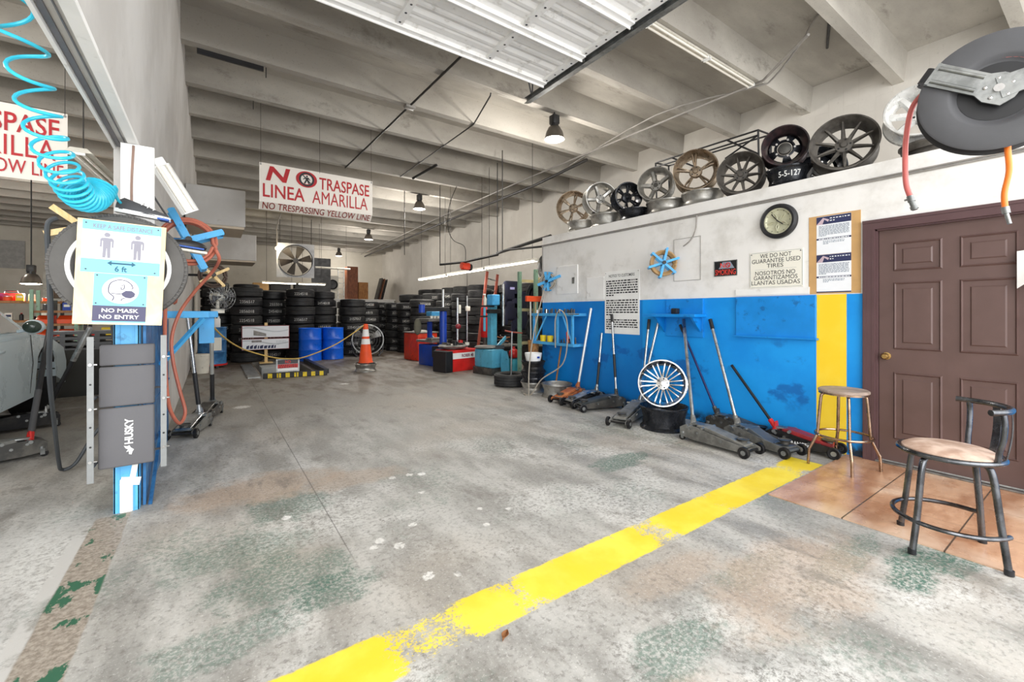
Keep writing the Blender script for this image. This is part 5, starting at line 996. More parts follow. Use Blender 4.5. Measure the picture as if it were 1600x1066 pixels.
for x, y, c, l, kind in ((.12, 12.3, WHT, 'white jug on top of the darker blue oil drum', 0), (.02, 12.28, WHTD, 'slim pale bottle on top of the darker blue oil drum', 1), (-.13, 12.3, RED, 'red funnel jug at the left on the darker blue oil drum', 0), (.14, 12.5, RED, 'red can behind the white jug on the darker blue oil drum', 1)):
    t = thing('oil_bottle', l, 'bottle', (x, y, .945)); b = B()
    if kind == 0: b.box((0, 0, .11), (.12, .09, .22), bev=.02); b.cyl((.02, 0, .21), (.02, 0, .27), .022, n=12); b.tube([(-.05, 0, .2), (-.03, 0, .27), (.02, 0, .26)], .012, 6)
    else: b.lathe([(0, 0), (.042, 0), (.042, .17), (.02, .22), (.018, .26), (0, .26)], None, 16)
    b.out('body', c, t); b = B(); b.cyl((.02 if kind == 0 else 0, 0, .262), (.02 if kind == 0 else 0, 0, .285), .022, n=12); b.out('cap', BLK if c is not RED else WHT, t)
t = thing('post_sign', 'two white red edged advertising panels on a pine post in front of the tires', 'sign', (1.16, 12.72, 0))
b = B(); b.box((0, .03, .52), (.07, .05, 1.04)); b.box((0, .05, .012), (.3, .3, .024)); b.out('post', WOODP, t, smooth=False)
PR = mat('panel_red_edge', '#8d3038', .5); GP = mat('panel_grey_picture', '#8b8886', .6, 0, .3, 8); SK = mat('panel_swirl', '#c9ced4', .5, 0, .1, 3)
for z0, z1 in ((.66, .965), (.35, .63)):
    b = B(); b.box((0, 0, (z0+z1)/2), (1.07, .03, z1-z0)); p = b.out('panel', PR, t, smooth=False)
    M = MF(-.52, -.016, z0); h = z1-z0
    rect(0, .01, 1.04, h-.012, M, PAPER, p, 'face', .002); N_ = M @ T(0, 0, .003)
    b = B(); b.sheet(lambda u, v: N_ @ Vector((u*1.03, (.62+.18*math.sin(u*5+1)+v*.10)*h, .0005)), 16, 1); b.out('swirl', SK, p, smooth=False)
    if z0 > .5: b = B(); b.prism([(.24, .06), (.52, .03), (.52, .10), (.24, .19)], .001, N_); b.out('picture', GP, p, smooth=False)
    else:
        b = B(); b.prism([(.20, .19), (.42, .19), (.42, .245), (.20, .245)], .001, N_); b.out('picture', GP, p, smooth=False)
        b = B(); rb = random.Random(5); x = .08
        while x < .72: ww = rb.uniform(.04, .09); b.prism([(x, .03), (x+ww*.8, .03), (x+ww, .10+rb.uniform(0, .03)), (x+.01, .10)], .001, N_); x += ww+.006
        b.out('bold_print', NAVY, p, smooth=False); wordlines(.75, .98, .2, 4, .03, N_, SK, p, seed=9)
t = thing('drum_fan', 'large upright steel drum fan on wheels behind the traffic cone', 'fan', (3.82, 12.95, 0), R(-14))
b = B(); b.lathe([(.43, -.12), (.45, -.12), (.45, .12), (.43, .12)], Matrix(((1, 0, 0, 0), (0, 0, -1, 0), (0, 1, 0, .50), (0, 0, 0, 1))), 48, True); b.out('shroud', STEEL, t)
for r in (.42, .34, .26, .18): b = B(); b.tube([(r*math.cos(2*PI*k/40), -.12, .5+r*math.sin(2*PI*k/40)) for k in range(40)], .004, 5, True); b.out('guard_ring', STEEL, t)
for k in range(3):
    a = 2*PI*k/3+.5; b = B(); b.sheet(lambda u, v: ((.06+.34*u)*math.cos(a+(v-.5)*.55), .05*(v-.5), .5+(.06+.34*u)*math.sin(a+(v-.5)*.55)), 4, 4, .006); b.out('blade', ALU, t)
b = B(); b.cyl((0, -.06, .5), (0, .16, .5), .085, n=20); b.out('motor', DKG, t)
for s in (-1, 1): b = B(); b.tube([(s*.46, 0, .5), (s*.42, .05, .12), (s*.3, -.2, .03), (s*.3, .25, .03)], .016, 8); b.out('stand', DKG, t)
for s in (-1, 1): b = B(); b.cyl((s*.36-.02, .22, .08), (s*.36+.02, .22, .08), .08, n=18); b.out('wheel', BLK, t)
bare_rim('silver wheel rim lying on the floor as the foot of the traffic cone', .24, .17, SILV, (2.82, 9.72, 0))
t = thing('traffic_cone', 'orange traffic cone with two white bands standing on a silver wheel rim', 'cone', (2.82, 9.72, .17))
b = B(); b.lathe([(.165, .0), (.16, .03), (.145, .05), (.055, .78), (.05, .86), (.044, .88), (.036, .88), (.04, .86), (.13, .04), (.13, 0)], None, 36, True); b.out('cone_body', ORA, t)
b = B(); b.box((0, 0, .012), (.33, .33, .024), bev=.01); b.out('base', mat('cone_base_black', '#2c2622', .6), t)
for z0, z1 in ((.43, .55), (.60, .76)):
    f = lambda z: .145+(z-.05)/(.73)*(.055-.145)+.002
    b = B(); b.lathe([(f(z0), z0), (f(z1), z1), (f(z1)-.004, z1), (f(z0)-.004, z0)], None, 36, True); b.out('reflective_band', WHT, t)
P_ = [(-.02, 6.9, 1.19), (.10, 7.6, 1.0), (.30, 8.6, .78), (.55, 9.3, .60), (.95, 9.52, .44), (1.25, 9.55, .385), (1.55, 9.56, .40), (2.1, 9.6, .60), (2.5, 9.66, .83), (2.775, 9.70, 1.02)]
run('barrier_rope', 'yellow rope barrier slung from the blue bench past the pit to the cone', P_, .012, ROPE, 6, 'rope')
t = thing('pit_warning_sign', 'small no entry style red and white sign on a stand at the pit edge', 'sign', (1.06, 9.56, .005))
b = B(); b.box((.19, 0, .25), (.42, .012, .26), bev=.003); b.out('plate', STEEL, t, smooth=False)
for x in (.03, .35): b = B(); b.cyl((x, .02, 0), (x, .008, .2), .008, n=6); b.out('leg', STEEL, t)
M = MF(0, -.007, .13); rect(.01, .015, .37, .06, M, WHT, t, 'white_band', .002); rect(.01, .07, .37, .145, M, RED, t, 'red_band', .002); rect(.01, .15, .37, .235, M, DKG, t, 'dark_band', .002); text('NO', .10, .065, RED, t, M @ T(.14, .158, .002), bold=.03)
wordlines(.03, .35, .115, 2, .035, M @ T(0, 0, .003), mat('dark_red', '#7d1a18'), t, seed=3, fill=.6, ragged=False)
t = thing('pit_curb', 'black curb with yellow painted blocks along the front of the pit', 'curb', (PX0, PY0-.06, 0), R(-8.5)); b = B(); b.box((.56, 0, .05), (1.16, .10, .10), bev=.008); b.out('beam', BLK, t, smooth=False)
for k in range(7): b = B(); b.box((.10+.155*k, -.052, .05), (.075, .006, .088)); b.out('yellow_block', YEL, t, smooth=False)
t = thing('pit_curb', 'black curb along the right side of the pit', 'curb', (PX1+.16, (PY0+PY1)/2-.4, 0)); b = B(); b.box((0, 0, .05), (.10, 2.5, .10), bev=.008); b.out('beam', BLK, t, smooth=False)
t = thing('pit_plate', 'loose pale steel plate lying along the left side of the pit', 'plate', (PX0-.16, 11.2, .0)); b = B(); b.box((0, 0, .012), (.22, 2.6, .02)); b.out('plate', STEEL, t, smooth=False)
t = thing('service_cart', 'pale grey metal cabinet standing down inside the pit', 'cabinet', (1.15, 11.6, -1.42)); b = B(); b.box((0, 0, .73), (.42, .6, 1.46), bev=.01); b.out('body', mat('pale_grey_metal', '#a9acac', .5), t)
t = thing('wall_fan', 'big square white framed industrial fan high at the rear', 'fan', (2.47, 17.0, 3.15), rot=(R(4), 0, R(-6)))
b = B(); N = 40; V1 = []; V2 = []
for k in range(N):
    a = 2*PI*k/N; r = .54; c, s_ = math.cos(a), math.sin(a); q = .60/max(abs(c), abs(s_)); V1.append(b.bm.verts.new((r*c, 0, r*s_))); V2.append(b.bm.verts.new((q*c, 0, q*s_)))
for k in range(N): b.bm.faces.new((V1[k], V1[(k+1) % N], V2[(k+1) % N], V2[k]))
b.bm.normal_update(); bmesh.ops.solidify(b.bm, geom=b.bm.faces[:], thickness=.05); b.out('frame', mat('galvanised_white', '#c3c4c6', .45, .1), t, smooth=False)
b = B(); b.lathe([(.54, -.12), (.555, -.12), (.555, .1), (.54, .1)], Matrix(((1, 0, 0, 0), (0, 0, -1, 0), (0, 1, 0, 0), (0, 0, 0, 1))), 40, True); b.out('ring', BLK, t)
for k in range(6):
    a = 2*PI*k/6+.2; b = B(); b.sheet(lambda u, v: ((.07+.44*u)*math.cos(a+(v-.5)*(.62-.1*u)), .10*(v-.5), (.07+.44*u)*math.sin(a+(v-.5)*(.62-.1*u))), 5, 4, .01); b.out('blade', mat('fan_blade_brown', '#4d4640', .6), t)
b = B(); b.cyl((0, -.10, 0), (0, .2, 0), .09, n=20); b.out('hub', DKG, t); b = B(); b.cyl((-.56, 0, .02), (.56, 0, .02), .014, n=6); b.out('brace', BLK, t)
for s in (-.5, .5): b = B(); b.cyl((s, 0, .6), (s, 0, 1.5), .012, n=6); b.out('hanger_rod', PIPE, t)
t = thing('tube_rack', 'dark steel storage loft under the rear strip lights, behind the tires', 'rack', (2.5, 18.6, 0)); b = B(); b.box((0, .4, 2.1), (2.6, .9, .08)); b.out('deck', PIPE, t, smooth=False)
for x in (-1.25, 0, 1.25):
    for y in (0, .8): b = B(); b.box((x, y, 1.03), (.07, .07, 2.06)); b.out('post', PIPE, t, smooth=False)
for x, w, h, m, l in ((-.95, .5, .26, CARD, 'brown carton at the left on the dark storage loft'), (-.3, .7, .34, BLK, 'black crate in the middle of the dark storage loft'), (.6, .8, .30, BLK, 'black crate at the right on the dark storage loft')):
    t = thing('storage_box', l, 'box', (2.5+x, 19.0, 2.14)); b = B(); b.box((0, 0, h/2), (w, .5, h), bev=.01); b.out('body', m, t); b = B(); b.box((0, 0, h+.01), (w+.02, .52, .03), bev=.006); b.out('lid', m, t)
t = thing('dark_shutter', 'tall black opening panel on the rear wall right of the square fan', 'panel', (4.33, 22.2, 0)); b = B(); b.box((0, 0, 1.95), (.85, .08, 3.9)); b.out('panel', BLK, t, smooth=False)
t = thing('rear_ledge_wall', 'low white wall with a ledge along the rear right, carrying brown cabinets', 'low wall', (6.4, 23.4, 0)); b = B(); b.box((0, 0, .97), (3.6, .9, 1.94)); b.out('wall', WHITEP, t, smooth=False); b = B(); b.box((0, -.04, 1.965), (3.66, 1.0, .05)); b.out('ledge', WHITEP, t, smooth=False)
t = thing('tall_cabinet', 'tall reddish brown cabinet standing on the rear ledge', 'cabinet', (6.05, 23.4, 1.99)); b = B(); b.box((0, 0, .85), (.55, .5, 1.7), bev=.01); b.out('body', WOODR, t, smooth=False); b = B(); b.box((0, -.255, .85), (.5, .015, 1.6)); b.out('door', WOODR, t, smooth=False)
t = thing('low_cabinet', 'lower tan brown cabinet right of the tall one on the rear ledge', 'cabinet', (6.6, 23.4, 1.99)); b = B(); b.box((0, 0, .45), (.5, .5, .9), bev=.01); b.out('body', WOODB, t, smooth=False); b = B(); b.box((0, -.255, .45), (.45, .015, .84)); b.out('door', WOODB, t, smooth=False)
t = thing('stacked_frames', 'leaning brown slatted frames at the right end of the rear ledge', 'frames', (7.3, 23.3, 1.99), rot=(0, R(14), 0))
for k in range(3): b = B(); x = k*.14; b.box((x, 0, .6), (.04, .5, 1.2)); b.out('frame', WOODR if k % 2 else BLK, t, smooth=False)
t = thing('step_ladder', 'narrow grey ladder leaning beside the tall brown cabinet', 'ladder', (5.45, 23.1, 1.99)); b = B()
for s in (-.14, .14): b.box((s, 0, .8), (.03, .05, 1.6))
b.out('rail', ALU, t, smooth=False)
for k in range(5): b = B(); b.cyl((-.14, 0, .25+.28*k), (.14, 0, .25+.28*k), .014, n=8); b.out('rung', ALU, t)
t = thing('wall_blower', 'white backed round blower on the rear wall between ladder and black panel', 'fan', (5.0, 23.0, 2.75)); b = B(); b.box((0, 0, 0), (.6, .1, .8)); b.out('plate', WHTD, t, smooth=False); b = B(); b.lathe([(.0, 0), (.24, .02), (.25, .1), (.2, .12), (.19, .04), (0, .03)], Matrix(((1, 0, 0, 0), (0, 0, -1, -.05), (0, 1, 0, -.05), (0, 0, 0, 1))), 28); b.out('housing', BLK, t); b = B(); b.box((0, .2, -1.6), (.5, .5, 2.3)); b.out('stand', WHTD, t, smooth=False)

# ---------------------------------------------------------------- tire machines on the right
t = thing('wheel_balancer', 'orange red cabinet wheel balancer with a round dial at the rear right', 'wheel balancer', (4.52, 10.85, 0), R(6))
b = B(); b.box((.30, .40, .37), (.60, .80, .74), bev=.02); b.out('cabinet', ORED, t); b = B(); b.box((.30, .40, .755), (.66, .84, .03), bev=.01); b.sph((.3, .4, .77), .2, (1.2, 1.3, .25), 18); b.out('weight_tray', LEDG, t)
b = B(); b.lathe([(0, .03), (.03, .03), (.05, .012), (.085, .012), (.09, 0), (0, 0)], MF(.42, -.001, .60), 28); b.out('dial', BLK, t); b = B(); b.lathe([(.05, .02), (.075, .02), (.075, .0), (.05, 0)], MF(.42, -.001, .60), 28, True); b.out('dial_ring', CREAM, t)
rect(.03, .40, .22, .62, MF(0, -.001, 0), RED, t, 'side_panel', .004)
t = thing('tire_changer', 'royal blue tire balancer with a control box and a cluttered grey top tray', 'tire machine', (4.36, 9.60, 0), R(10))
b = B(); b.box((.19, .30, .26), (.36, .60, .52), bev=.02); b.out('cabinet', BLUR, t); b = B(); b.box((.06, -.05, .36), (.14, .09, .26), bev=.008); b.out('control_box', BLK, t, smooth=False); rect(.0, .0, .08, .06, MF(.02, -.10, .37), mat('teal_screen', '#2d6f72', .3), t, 'screen', .003); rect(0, 0, .09, .03, MF(.015, -.10, .27), RED, t, 'button_strip', .003)
b = B(); b.box((.19, .28, .60), (.46, .7, .06), bev=.015); b.box((.17, .10, .66), (.4, .25, .05), bev=.01); b.out('lower_tray', LEDG, t, smooth=False); b = B(); b.box((.24, .45, .85), (.09, .09, .5)); b.out('column', BLUR, t, smooth=False); b = B(); b.box((.2, .3, 1.12), (.5, .5, .08), bev=.02); b.box((.2, .3, 1.2), (.42, .42, .03)); b.out('upper_tray', LEDG, t, smooth=False); b = B(); b.box((.28, .3, 1.27), (.34, .24, .12), bev=.02); b.out('display_hood', BLU, t, smooth=False)
b = B()
for k in range(9): b.cyl((.0+.05*k, .04+.02*(k % 2), 1.16), (.0+.05*k, .04+.02*(k % 2), 1.22), .016, n=8)
b.out('weight_row', CREAM, t)
b = B(); b.sph((-.08, .5, .95), .16, (.6, .6, 1.3), 14); b.out('rag', mat('olive_rag', '#6b6a5c', .9), t)
t = thing('tire_changer', 'red fronted tire changer with a black side, white name band and royal blue column', 'tire machine', (4.30, 8.42, 0), R(12))
b = B(); b.box((.40, .30, .235), (.80, .60, .47), bev=.015); b.out('cabinet', RED, t); b = B(); b.box((-.10, .20, .23), (.20, .46, .46), bev=.012); b.out('side_box', BLK, t, smooth=False)
M = MF(0, -.001, 0); rect(.01, .28, .80, .41, M, WHT, t, 'name_band', .003); text('ROBER 48', .34, .07, mat('maroon_ink', '#7d1f38', .6), t, M @ T(.27, .31, .003), bold=.03)
b = B(); b.lathe([(0, .50), (.30, .50), (.34, .54), (.30, .57), (0, .57)], Matrix.Translation((.30, .35, 0)), 32); b.cyl((.3, .35, .46), (.3, .35, .52), .12, n=18); b.out('turntable', LEDG, t)
for k in range(4): a = PI/2*k+.4; b = B(); b.box((.3+.2*math.cos(a), .35+.2*math.sin(a), .59), (.14, .05, .05), rot=(0, 0, a), bev=.008); b.out('jaw', DRKJ, t, smooth=False)
b = B(); b.cyl((.36, .78, .0), (.36, .78, 1.40), .085, n=20); b.out('column', BLUR, t); b = B(); b.cyl((.36, .78, 1.42), (.36, .78, 1.85), .035, n=12); b.out('tower_rod', ALU, t)
b = B(); b.box((.10, .72, 1.38), (.75, .10, .10), bev=.015); b.out('swing_arm', BLK, t, smooth=False); b = B(); b.cyl((-.30, .70, 1.30), (-.30, .70, 1.48), .07, n=16); b.out('arm_joint', BLUR, t)
b = B(); b.cyl((.50, .42, .62), (.50, .42, 1.65), .028, n=12); b.out('mount_rod', ALU, t); b = B(); b.box((.54, .40, 1.38), (.06, .05, .2), bev=.01); b.out('tag', CREAM, t); b = B(); b.sph((.50, .40, .98), .07, (1.1, .8, .9), 12); b.out('mount_head', mat('dark_red_knob', '#8d2630', .4), t)
for x, y, r, h, m, l in ((4.72, 8.82, .05, .10, RED, 'round red pot'), (4.78, 8.62, .05, .06, CREAM, 'pale grease tub'), (4.48, 8.62, .05, .09, BLK, 'black can')):
    q = thing('grease_pot', f'{l} standing on the tray of the red tire changer', 'pot', (x, y, .56)); b = B(); b.lathe([(0, 0), (r, 0), (r*1.05, h), (r*.9, h), (r*.85, .01), (0, .01)], None, 18); b.out('body', m, q)
t = thing('clutter_tray', 'wide grey tray heaped with tire tools between the red and light blue machines', 'tray', (5.74, 8.44, 0)); b = B(); b.box((-.02, 0, .53), (.66, .5, .04), bev=.01); b.out('tray', LEDG, t, smooth=False)
for x in (-.28, .25): b = B(); b.box((x, .1, .255), (.05, .05, .51)); b.out('leg', DRKJ, t, smooth=False)
rc = random.Random(8)
for k in range(9):
    q = thing('tire_lever', 'steel tire lever in the heap on the wide grey tray', 'tool', (5.60+rc.uniform(0, .2), 8.44+rc.uniform(-.12, .12), .565+.022*k), rc.uniform(0, 3), 'levers heaped on the tray'); b = B(); b.tube([(-.16, 0, 0), (.1, 0, 0), (.16, 0, .02)], .011, 6); b.out('bar', (STEEL, DRKJ, BLKM, RUST)[k % 4], q)
t = thing('air_tank', 'upright bright red air cylinder on a dark stand beside the ladder', 'air tank', (5.55, 9.1, 0)); b = B(); b.lathe([(0, .68), (.09, .69), (.105, .72), (.105, 1.39), (.09, 1.43), (0, 1.44)], None, 24); b.out('cylinder', RED, t); b = B(); b.cyl((0, 0, 0), (0, 0, .69), .05, n=12); b.box((0, 0, .02), (.4, .4, .04)); b.out('stand', DRKJ, t)
t = thing('lift_rod', 'thin steel mast with a cream block left of the red air cylinder', 'mast', (5.27, 9.5, 0)); b = B(); b.cyl((0, 0, 0), (0, 0, 1.72), .022, n=10); b.box((0, 0, .02), (.2, .2, .04)); b.out('mast', ALU, t); b = B(); b.box((0, -.03, 1.4), (.12, .06, .12), bev=.012); b.out('block', CREAM, t)
t = thing('extension_ladder', 'brick red fibreglass ladder leaning on the right wall behind the machines', 'ladder', (5.85, 9.75, 0), rot=(R(-5), R(11), 0)); b = B()
for s in (-.17, .17): b.box((s, 0, 1.22), (.075, .03, 2.44))
b.out('rails', LADR, t, smooth=False)
for k in range(8): b = B(); b.cyl((-.17, 0, .22+.29*k), (.17, 0, .22+.29*k), .016, n=8); b.out('rung', ALU, t)
t = thing('tire_changer', 'light blue tire changer with a bead breaker arm nearest the office corner', 'tire machine', (4.72, 7.45, 0), R(8))
b = B(); b.box((.17, .30, .34), (.34, .6, .38), bev=.03); b.out('cabinet', BLUL, t); b = B(); b.box((.17, .33, .075), (.36, .62, .15), bev=.01); b.out('base', DRKJ, t); b = B(); b.prism([(0, 0), (.16, 0), (.15, .30), (.10, .48), (.0, .50), (-.02, .2)], .07, MF(.20, -.05, .02)); b.out('foot_cover', BLUL, t, smooth=False); b = B(); b.sph((.36, .02, .28), .14, (.55, .8, 1.5), 18); b.out('bead_breaker', LEDG, t)
b = B(); b.lathe([(0, .54), (.24, .54), (.27, .56), (.24, .59), (0, .59)], Matrix.Translation((.20, .42, 0)), 28); b.out('turntable', LEDG, t); rect(0, 0, .24, .08, MF(.08, .0, .545), DKG, t, 'name_plate', .01)
b = B(); b.box((.52, .62, .75), (.17, .15, 1.5), bev=.015); b.out('column', BLUL, t, smooth=False); b = B(); b.box((.47, .52, 1.58), (.22, .2, .24), bev=.02); b.out('top_block', BLU, t, smooth=False); b = B(); b.box((.20, .50, 1.44), (.5, .08, .035)); b.box((.44, .48, 1.33), (.32, .12, .09), bev=.01); b.box((.1, .5, 1.22), (.3, .08, .03)); b.out('swing_arm', BLK, t, smooth=False); b = B(); b.cyl((.20, .50, .9), (.20, .50, 1.42), .03, n=10); b.out('mount_rod', BLUL, t); b = B(); b.cyl((.75, .5, 1.0), (.75, .5, 1.95), .03, n=12); b.out('air_mast', ALU, t)
b = B(); b.prism([(0, 0), (.30, .22), (.30, .30), (.0, .06)], .04, MF(.22, .20, .50)); b.out('bead_arm', BLUL, t, smooth=False)
q = thing('spray_bottle', 'pale spray bottle standing on the arm of the light blue tire changer', 'bottle', (4.86, 7.97, 1.46)); b = B(); b.lathe([(0, 0), (.035, 0), (.035, .14), (.015, .19), (.012, .22), (0, .22)], None, 14); b.out('body', WHTD, q); b = B(); b.box((-.015, 0, .235), (.06, .02, .03), bev=.005); b.out('trigger', WHT, q)
t = thing('plastic_bucket', 'turquoise plastic bucket on the floor right of the light blue machine', 'bucket', (5.38, 7.62, 0)); b = B(); b.lathe([(0, 0), (.11, 0), (.135, .30), (.142, .30), (.142, .27), (.13, .02), (0, .02)], None, 26); b.out('pail', mat('turquoise_plastic', '#3a9fb0', .45), t)
t = thing('fuel_jug', 'red plastic jug resting on the turquoise bucket', 'jug', (5.38, 7.62, .305)); b = B(); b.sph((0, 0, .11), .11, (1, 1, 1.0), 18); b.cyl((0, 0, .2), (0, 0, .27), .03, n=12); b.out('body', RED, t); b = B(); b.cyl((0, 0, .27), (0, 0, .29), .035, n=12); b.out('cap', BLK, t)
t = thing('stand_tire', 'tire lying on the floor carrying a bent pipe stand, left of the office corner', 'tire', (4.41, 6.33, .115)); b = tire_bm(.31, .21, .17, 48); b.out('carcass', RUB2, t); 
t = thing('pipe_stand', 'thin pipe with a crossbar planted in the tire left of the office corner', 'stand', (4.42, 6.35, .0)); b = B(); b.cyl((0, 0, .03), (.02, 0, .96), .015, n=10); b.lathe([(0, 0), (.15, 0), (.15, .03), (0, .03)], None, 20); b.out('pole', STEEL, t); b = B(); b.tube([(-.10, .05, .98), (.02, 0, .95), (.22, -.04, .93)], .013, 8); b.out('crossbar', LADR, t)
# storage rack with spare tires
t = thing('storage_rack', 'green and tan steel pallet rack behind the office end, loaded with tires', 'rack', (5.30, 6.75, 0))
for x in (0, 2.4):
    for y in (0, .55): b = B(); b.box((x, y, 1.08), (.07, .06, 2.16)); b.out('upright', GREENU, t, smooth=False)
for z in (.66, 1.36, 1.97):
    for y in (0, .55): b = B(); b.box((1.2, y, z), (2.4, .04, .06)); b.out('beam', BEAMY, t, smooth=False)
for i, (x, z, l) in enumerate(((.34, 1.46, 'first upright tire on the middle beam of the pallet rack'), (.62, 1.46, 'second upright tire on the middle beam of the pallet rack'), (.66, 2.01, 'first upright tire on the top beam of the pallet rack'), (.96, 2.01, 'second upright tire on the top beam of the pallet rack'), (.34, .61, 'first upright tire on the low beam of the pallet rack'), (.62, .61, 'second upright tire on the low beam of the pallet rack'))):
    o = tire_copy(2 if z < 1.9 else 1); tag(o, l, 'tire', 'tires on the pallet rack'); sc_ = .78; o.scale = (sc_,)*3; o.location = (5.30+x-.1, 7.03, {1.46: 1.39, 2.01: 2.0, .61: .69}[z]+.001+sc_*(.34 if z < 1.9 else .355)); o.rotation_euler = (0, R(90), R(4))
b = B(); lb = thing('hanging_jackets', 'cluster of dark navy work jackets hung on a stand by the rack', 'clothes', (6.3, 9.0, 0)); b.box((0, 0, .02), (.4, .4, .04)); b.cyl((0, 0, 0), (0, 0, 2.05), .02, n=8); b.out('stand', PIPE, lb)
for x, z, s in ((-.06, 1.85, 1), (.16, 1.6, 1.05), (.0, 1.35, 1.1), (.2, 1.1, 1)):
    b = B(); b.box((x, -.05, z), (.46*s, .16, .50), bev=.07, seg=3); b.box((x-.2*s, -.06, z-.12), (.12, .12, .5), rot=(0, .12, 0), bev=.05); b.out('jacket', SHIRT, lb)
rect(-.16, 1.88, -.02, 1.94, MF(0, -.135, 0), mat('pale_violet_print', '#a9a6d8', .7), lb, 'printed_patch', .003)
t = thing('push_broom', 'orange headed push broom standing upside down at the office corner', 'broom', (4.70, 6.12, 0)); b = B(); b.cyl((0, 0, 0), (.0, .02, 1.5), .013, n=10); b.out('handle', WHTD, t); b = B(); b.box((.11, .02, 1.55), (.42, .06, .10), bev=.01); b.out('head', ORA, t, smooth=False)
t = thing('broom_handle', 'second thin wooden handle behind the orange broom', 'handle', (4.88, 6.22, 0)); b = B(); b.cyl((0, 0, 0), (.0, .0, 1.5), .012, n=10); b.out('pole', WOODP, t)
t = thing('wicker_basket', 'tall tan woven basket standing behind the white bucket by the office corner', 'basket', (4.62, 5.95, .32)); b = B(); b.lathe([(0, 0), (.07, 0), (.10, .5), (.09, .5), (.065, .02), (0, .02)], None, 20); b.out('weave', mat('woven_tan', '#a87848', .8, 0, .3, 30, .6), t); 
t = thing('step_box', 'dark crate under the tall woven basket', 'crate', (4.66, 5.98, 0)); b = B(); b.box((0, 0, .16), (.26, .2, .32), bev=.01); b.out('body', BLK, t)
# stacked rims with bucket
bare_rim('silver wheel rim at the bottom of the rim pile by the office corner', .21, .17, SILV, (4.36, 5.62, 0)); bare_rim('black wheel rim in the middle of the rim pile by the office corner', .21, .17, BLKW, (4.36, 5.62, .17)); bare_rim('black wheel rim at the top of the rim pile under the white bucket', .20, .17, BLKM, (4.36, 5.62, .34))
t = thing('plastic_bucket', 'short white bucket on the pile of rims at the office corner', 'bucket', (4.36, 5.62, .51)); b = B(); b.lathe([(0, 0), (.12, 0), (.135, .13), (.142, .13), (.14, .10), (.125, .02), (0, .02)], None, 26); b.out('pail', WHT, t); rect(0, 0, .05, .03, MF(-.03, -.139, .05), BLUR, t, 'label', .003)
bare_rim('wide silver rim lying flat on the floor between the rim pile and the rusty jack', .24, .20, SILV, (4.44, 5.12, 0))
t = thing('sledge_handle', 'wooden handle leaning below the tool shelf', 'handle', (4.56, 5.32, .0)); b = B(); b.cyl((0, 0, .0), (.15, 0, .77), .014, n=10); b.out('shaft', WOODB, t)

# ---------------------------------------------------------------- left bay: car, shelves, clutter
cx, y0 = -1.70, 4.35
t = thing('car', 'silver blue car on a jack with its front wheel removed, cut by the left edge', 'car', (cx, y0, .12))      # local y forward, x = right side outward
def arch(yc, r, n=12): return [(yc-r*math.cos(PI*k/n), .34+r*math.sin(PI*k/n)) for k in range(n+1)]
prof = [(.05, .30), (.02, .55), (.10, .85), (.75, .93), (3.05, .95), (3.75, .88), (4.25, .74), (4.36, .58), (4.34, .30)]
low = [(4.30, .20)] + [(y, z) for y, z in reversed(arch(3.45, .40))] + [(3.0, .20), (1.25, .20)] + [(y, z) for y, z in reversed(arch(.85, .36))] + [(.42, .22)]
b = B(); b.prism(prof+low, 1.74, Matrix(((0, 0, -1, 0), (1, 0, 0, 0), (0, 1, 0, 0), (0, 0, 0, 1)))); b.bm.normal_update()
bmesh.ops.bevel(b.bm, geom=[e for e in b.bm.edges if e.calc_length() > .08 and abs(e.verts[0].co.x-e.verts[1].co.x) < .01 and min(v.co.z for v in e.verts) > .45], offset=.05, segments=3, affect='EDGES'); b.out('body', CARP, t)
b = B(); pr = [(.55, .92), (1.05, 1.34), (1.9, 1.38), (2.35, 1.32), (3.1, .94)]
lo = [b.bm.verts.new((-.05-.18*(z-.92)/.46, y, z)) for y, z in pr]; hi = [b.bm.verts.new((-1.69+.18*(z-.92)/.46, y, z)) for y, z in pr]
for i in range(5): b.bm.faces.new((lo[i], lo[(i+1) % 5], hi[(i+1) % 5], hi[i]))
b.bm.faces.new(lo[::-1]); b.bm.faces.new(hi); b.out('cabin', CARP, t, ang=30)
sx = lambda z: -.042-.18*(z-.92)/.46
for P, nm in (([(1.75, .97), (2.88, .97), (2.30, 1.27), (1.75, 1.32)], 'side_window'), ([(.85, .97), (1.67, .97), (1.67, 1.32), (1.12, 1.29)], 'side_window')):
    b = B(); b.quad([(sx(z)+.004, y, z) for y, z in P]); b.bm.normal_update(); bmesh.ops.solidify(b.bm, geom=b.bm.faces[:], thickness=.006); b.out(nm, GLASSD, t, smooth=False)
b = B(); b.tube([(.004, 1.72, .93), (.006, 1.72, .6), (-.0, 1.72, .24)], .004, 4); b.tube([(.004, 2.85, .93), (.006, 2.93, .6), (-.0, 2.85, .26)], .004, 4); b.out('door_seam', BLK, t)
b = B(); b.box((.015, 1.95, .80), (.03, .18, .035), bev=.012); b.out('door_handle', CARP, t)
b = B(); b.sph((.10, 2.55, 1.03), .11, (.8, .75, .72), 18); b.cyl((-.03, 2.58, .98), (.06, 2.56, 1.0), .02, n=8); m_ = b.out('mirror', CARP, t); b = B(); b.sph((.10, 2.49, 1.03), .10, (.74, .45, .66), 18); b.out('mirror_glass', GLASSD, m_)
b = B(); b.lathe([(.40, -.006), (.415, .0), (.415, -.25), (.40, -.25)], Matrix(((0, 0, 1, 0), (1, 0, 0, 3.45), (0, 1, 0, .34), (0, 0, 0, 1))), 40, True); b.out('wheel_arch', BLK, t)
b = B(); b.lathe([(0, 0), (.14, 0), (.145, -.02), (.06, -.03), (.06, -.2), (0, -.2)], Matrix(((0, 0, 1, -.08), (1, 0, 0, 3.45), (0, 1, 0, .33), (0, 0, 0, 1))), 28); h_ = b.out('brake_disc', DRKJ, t)
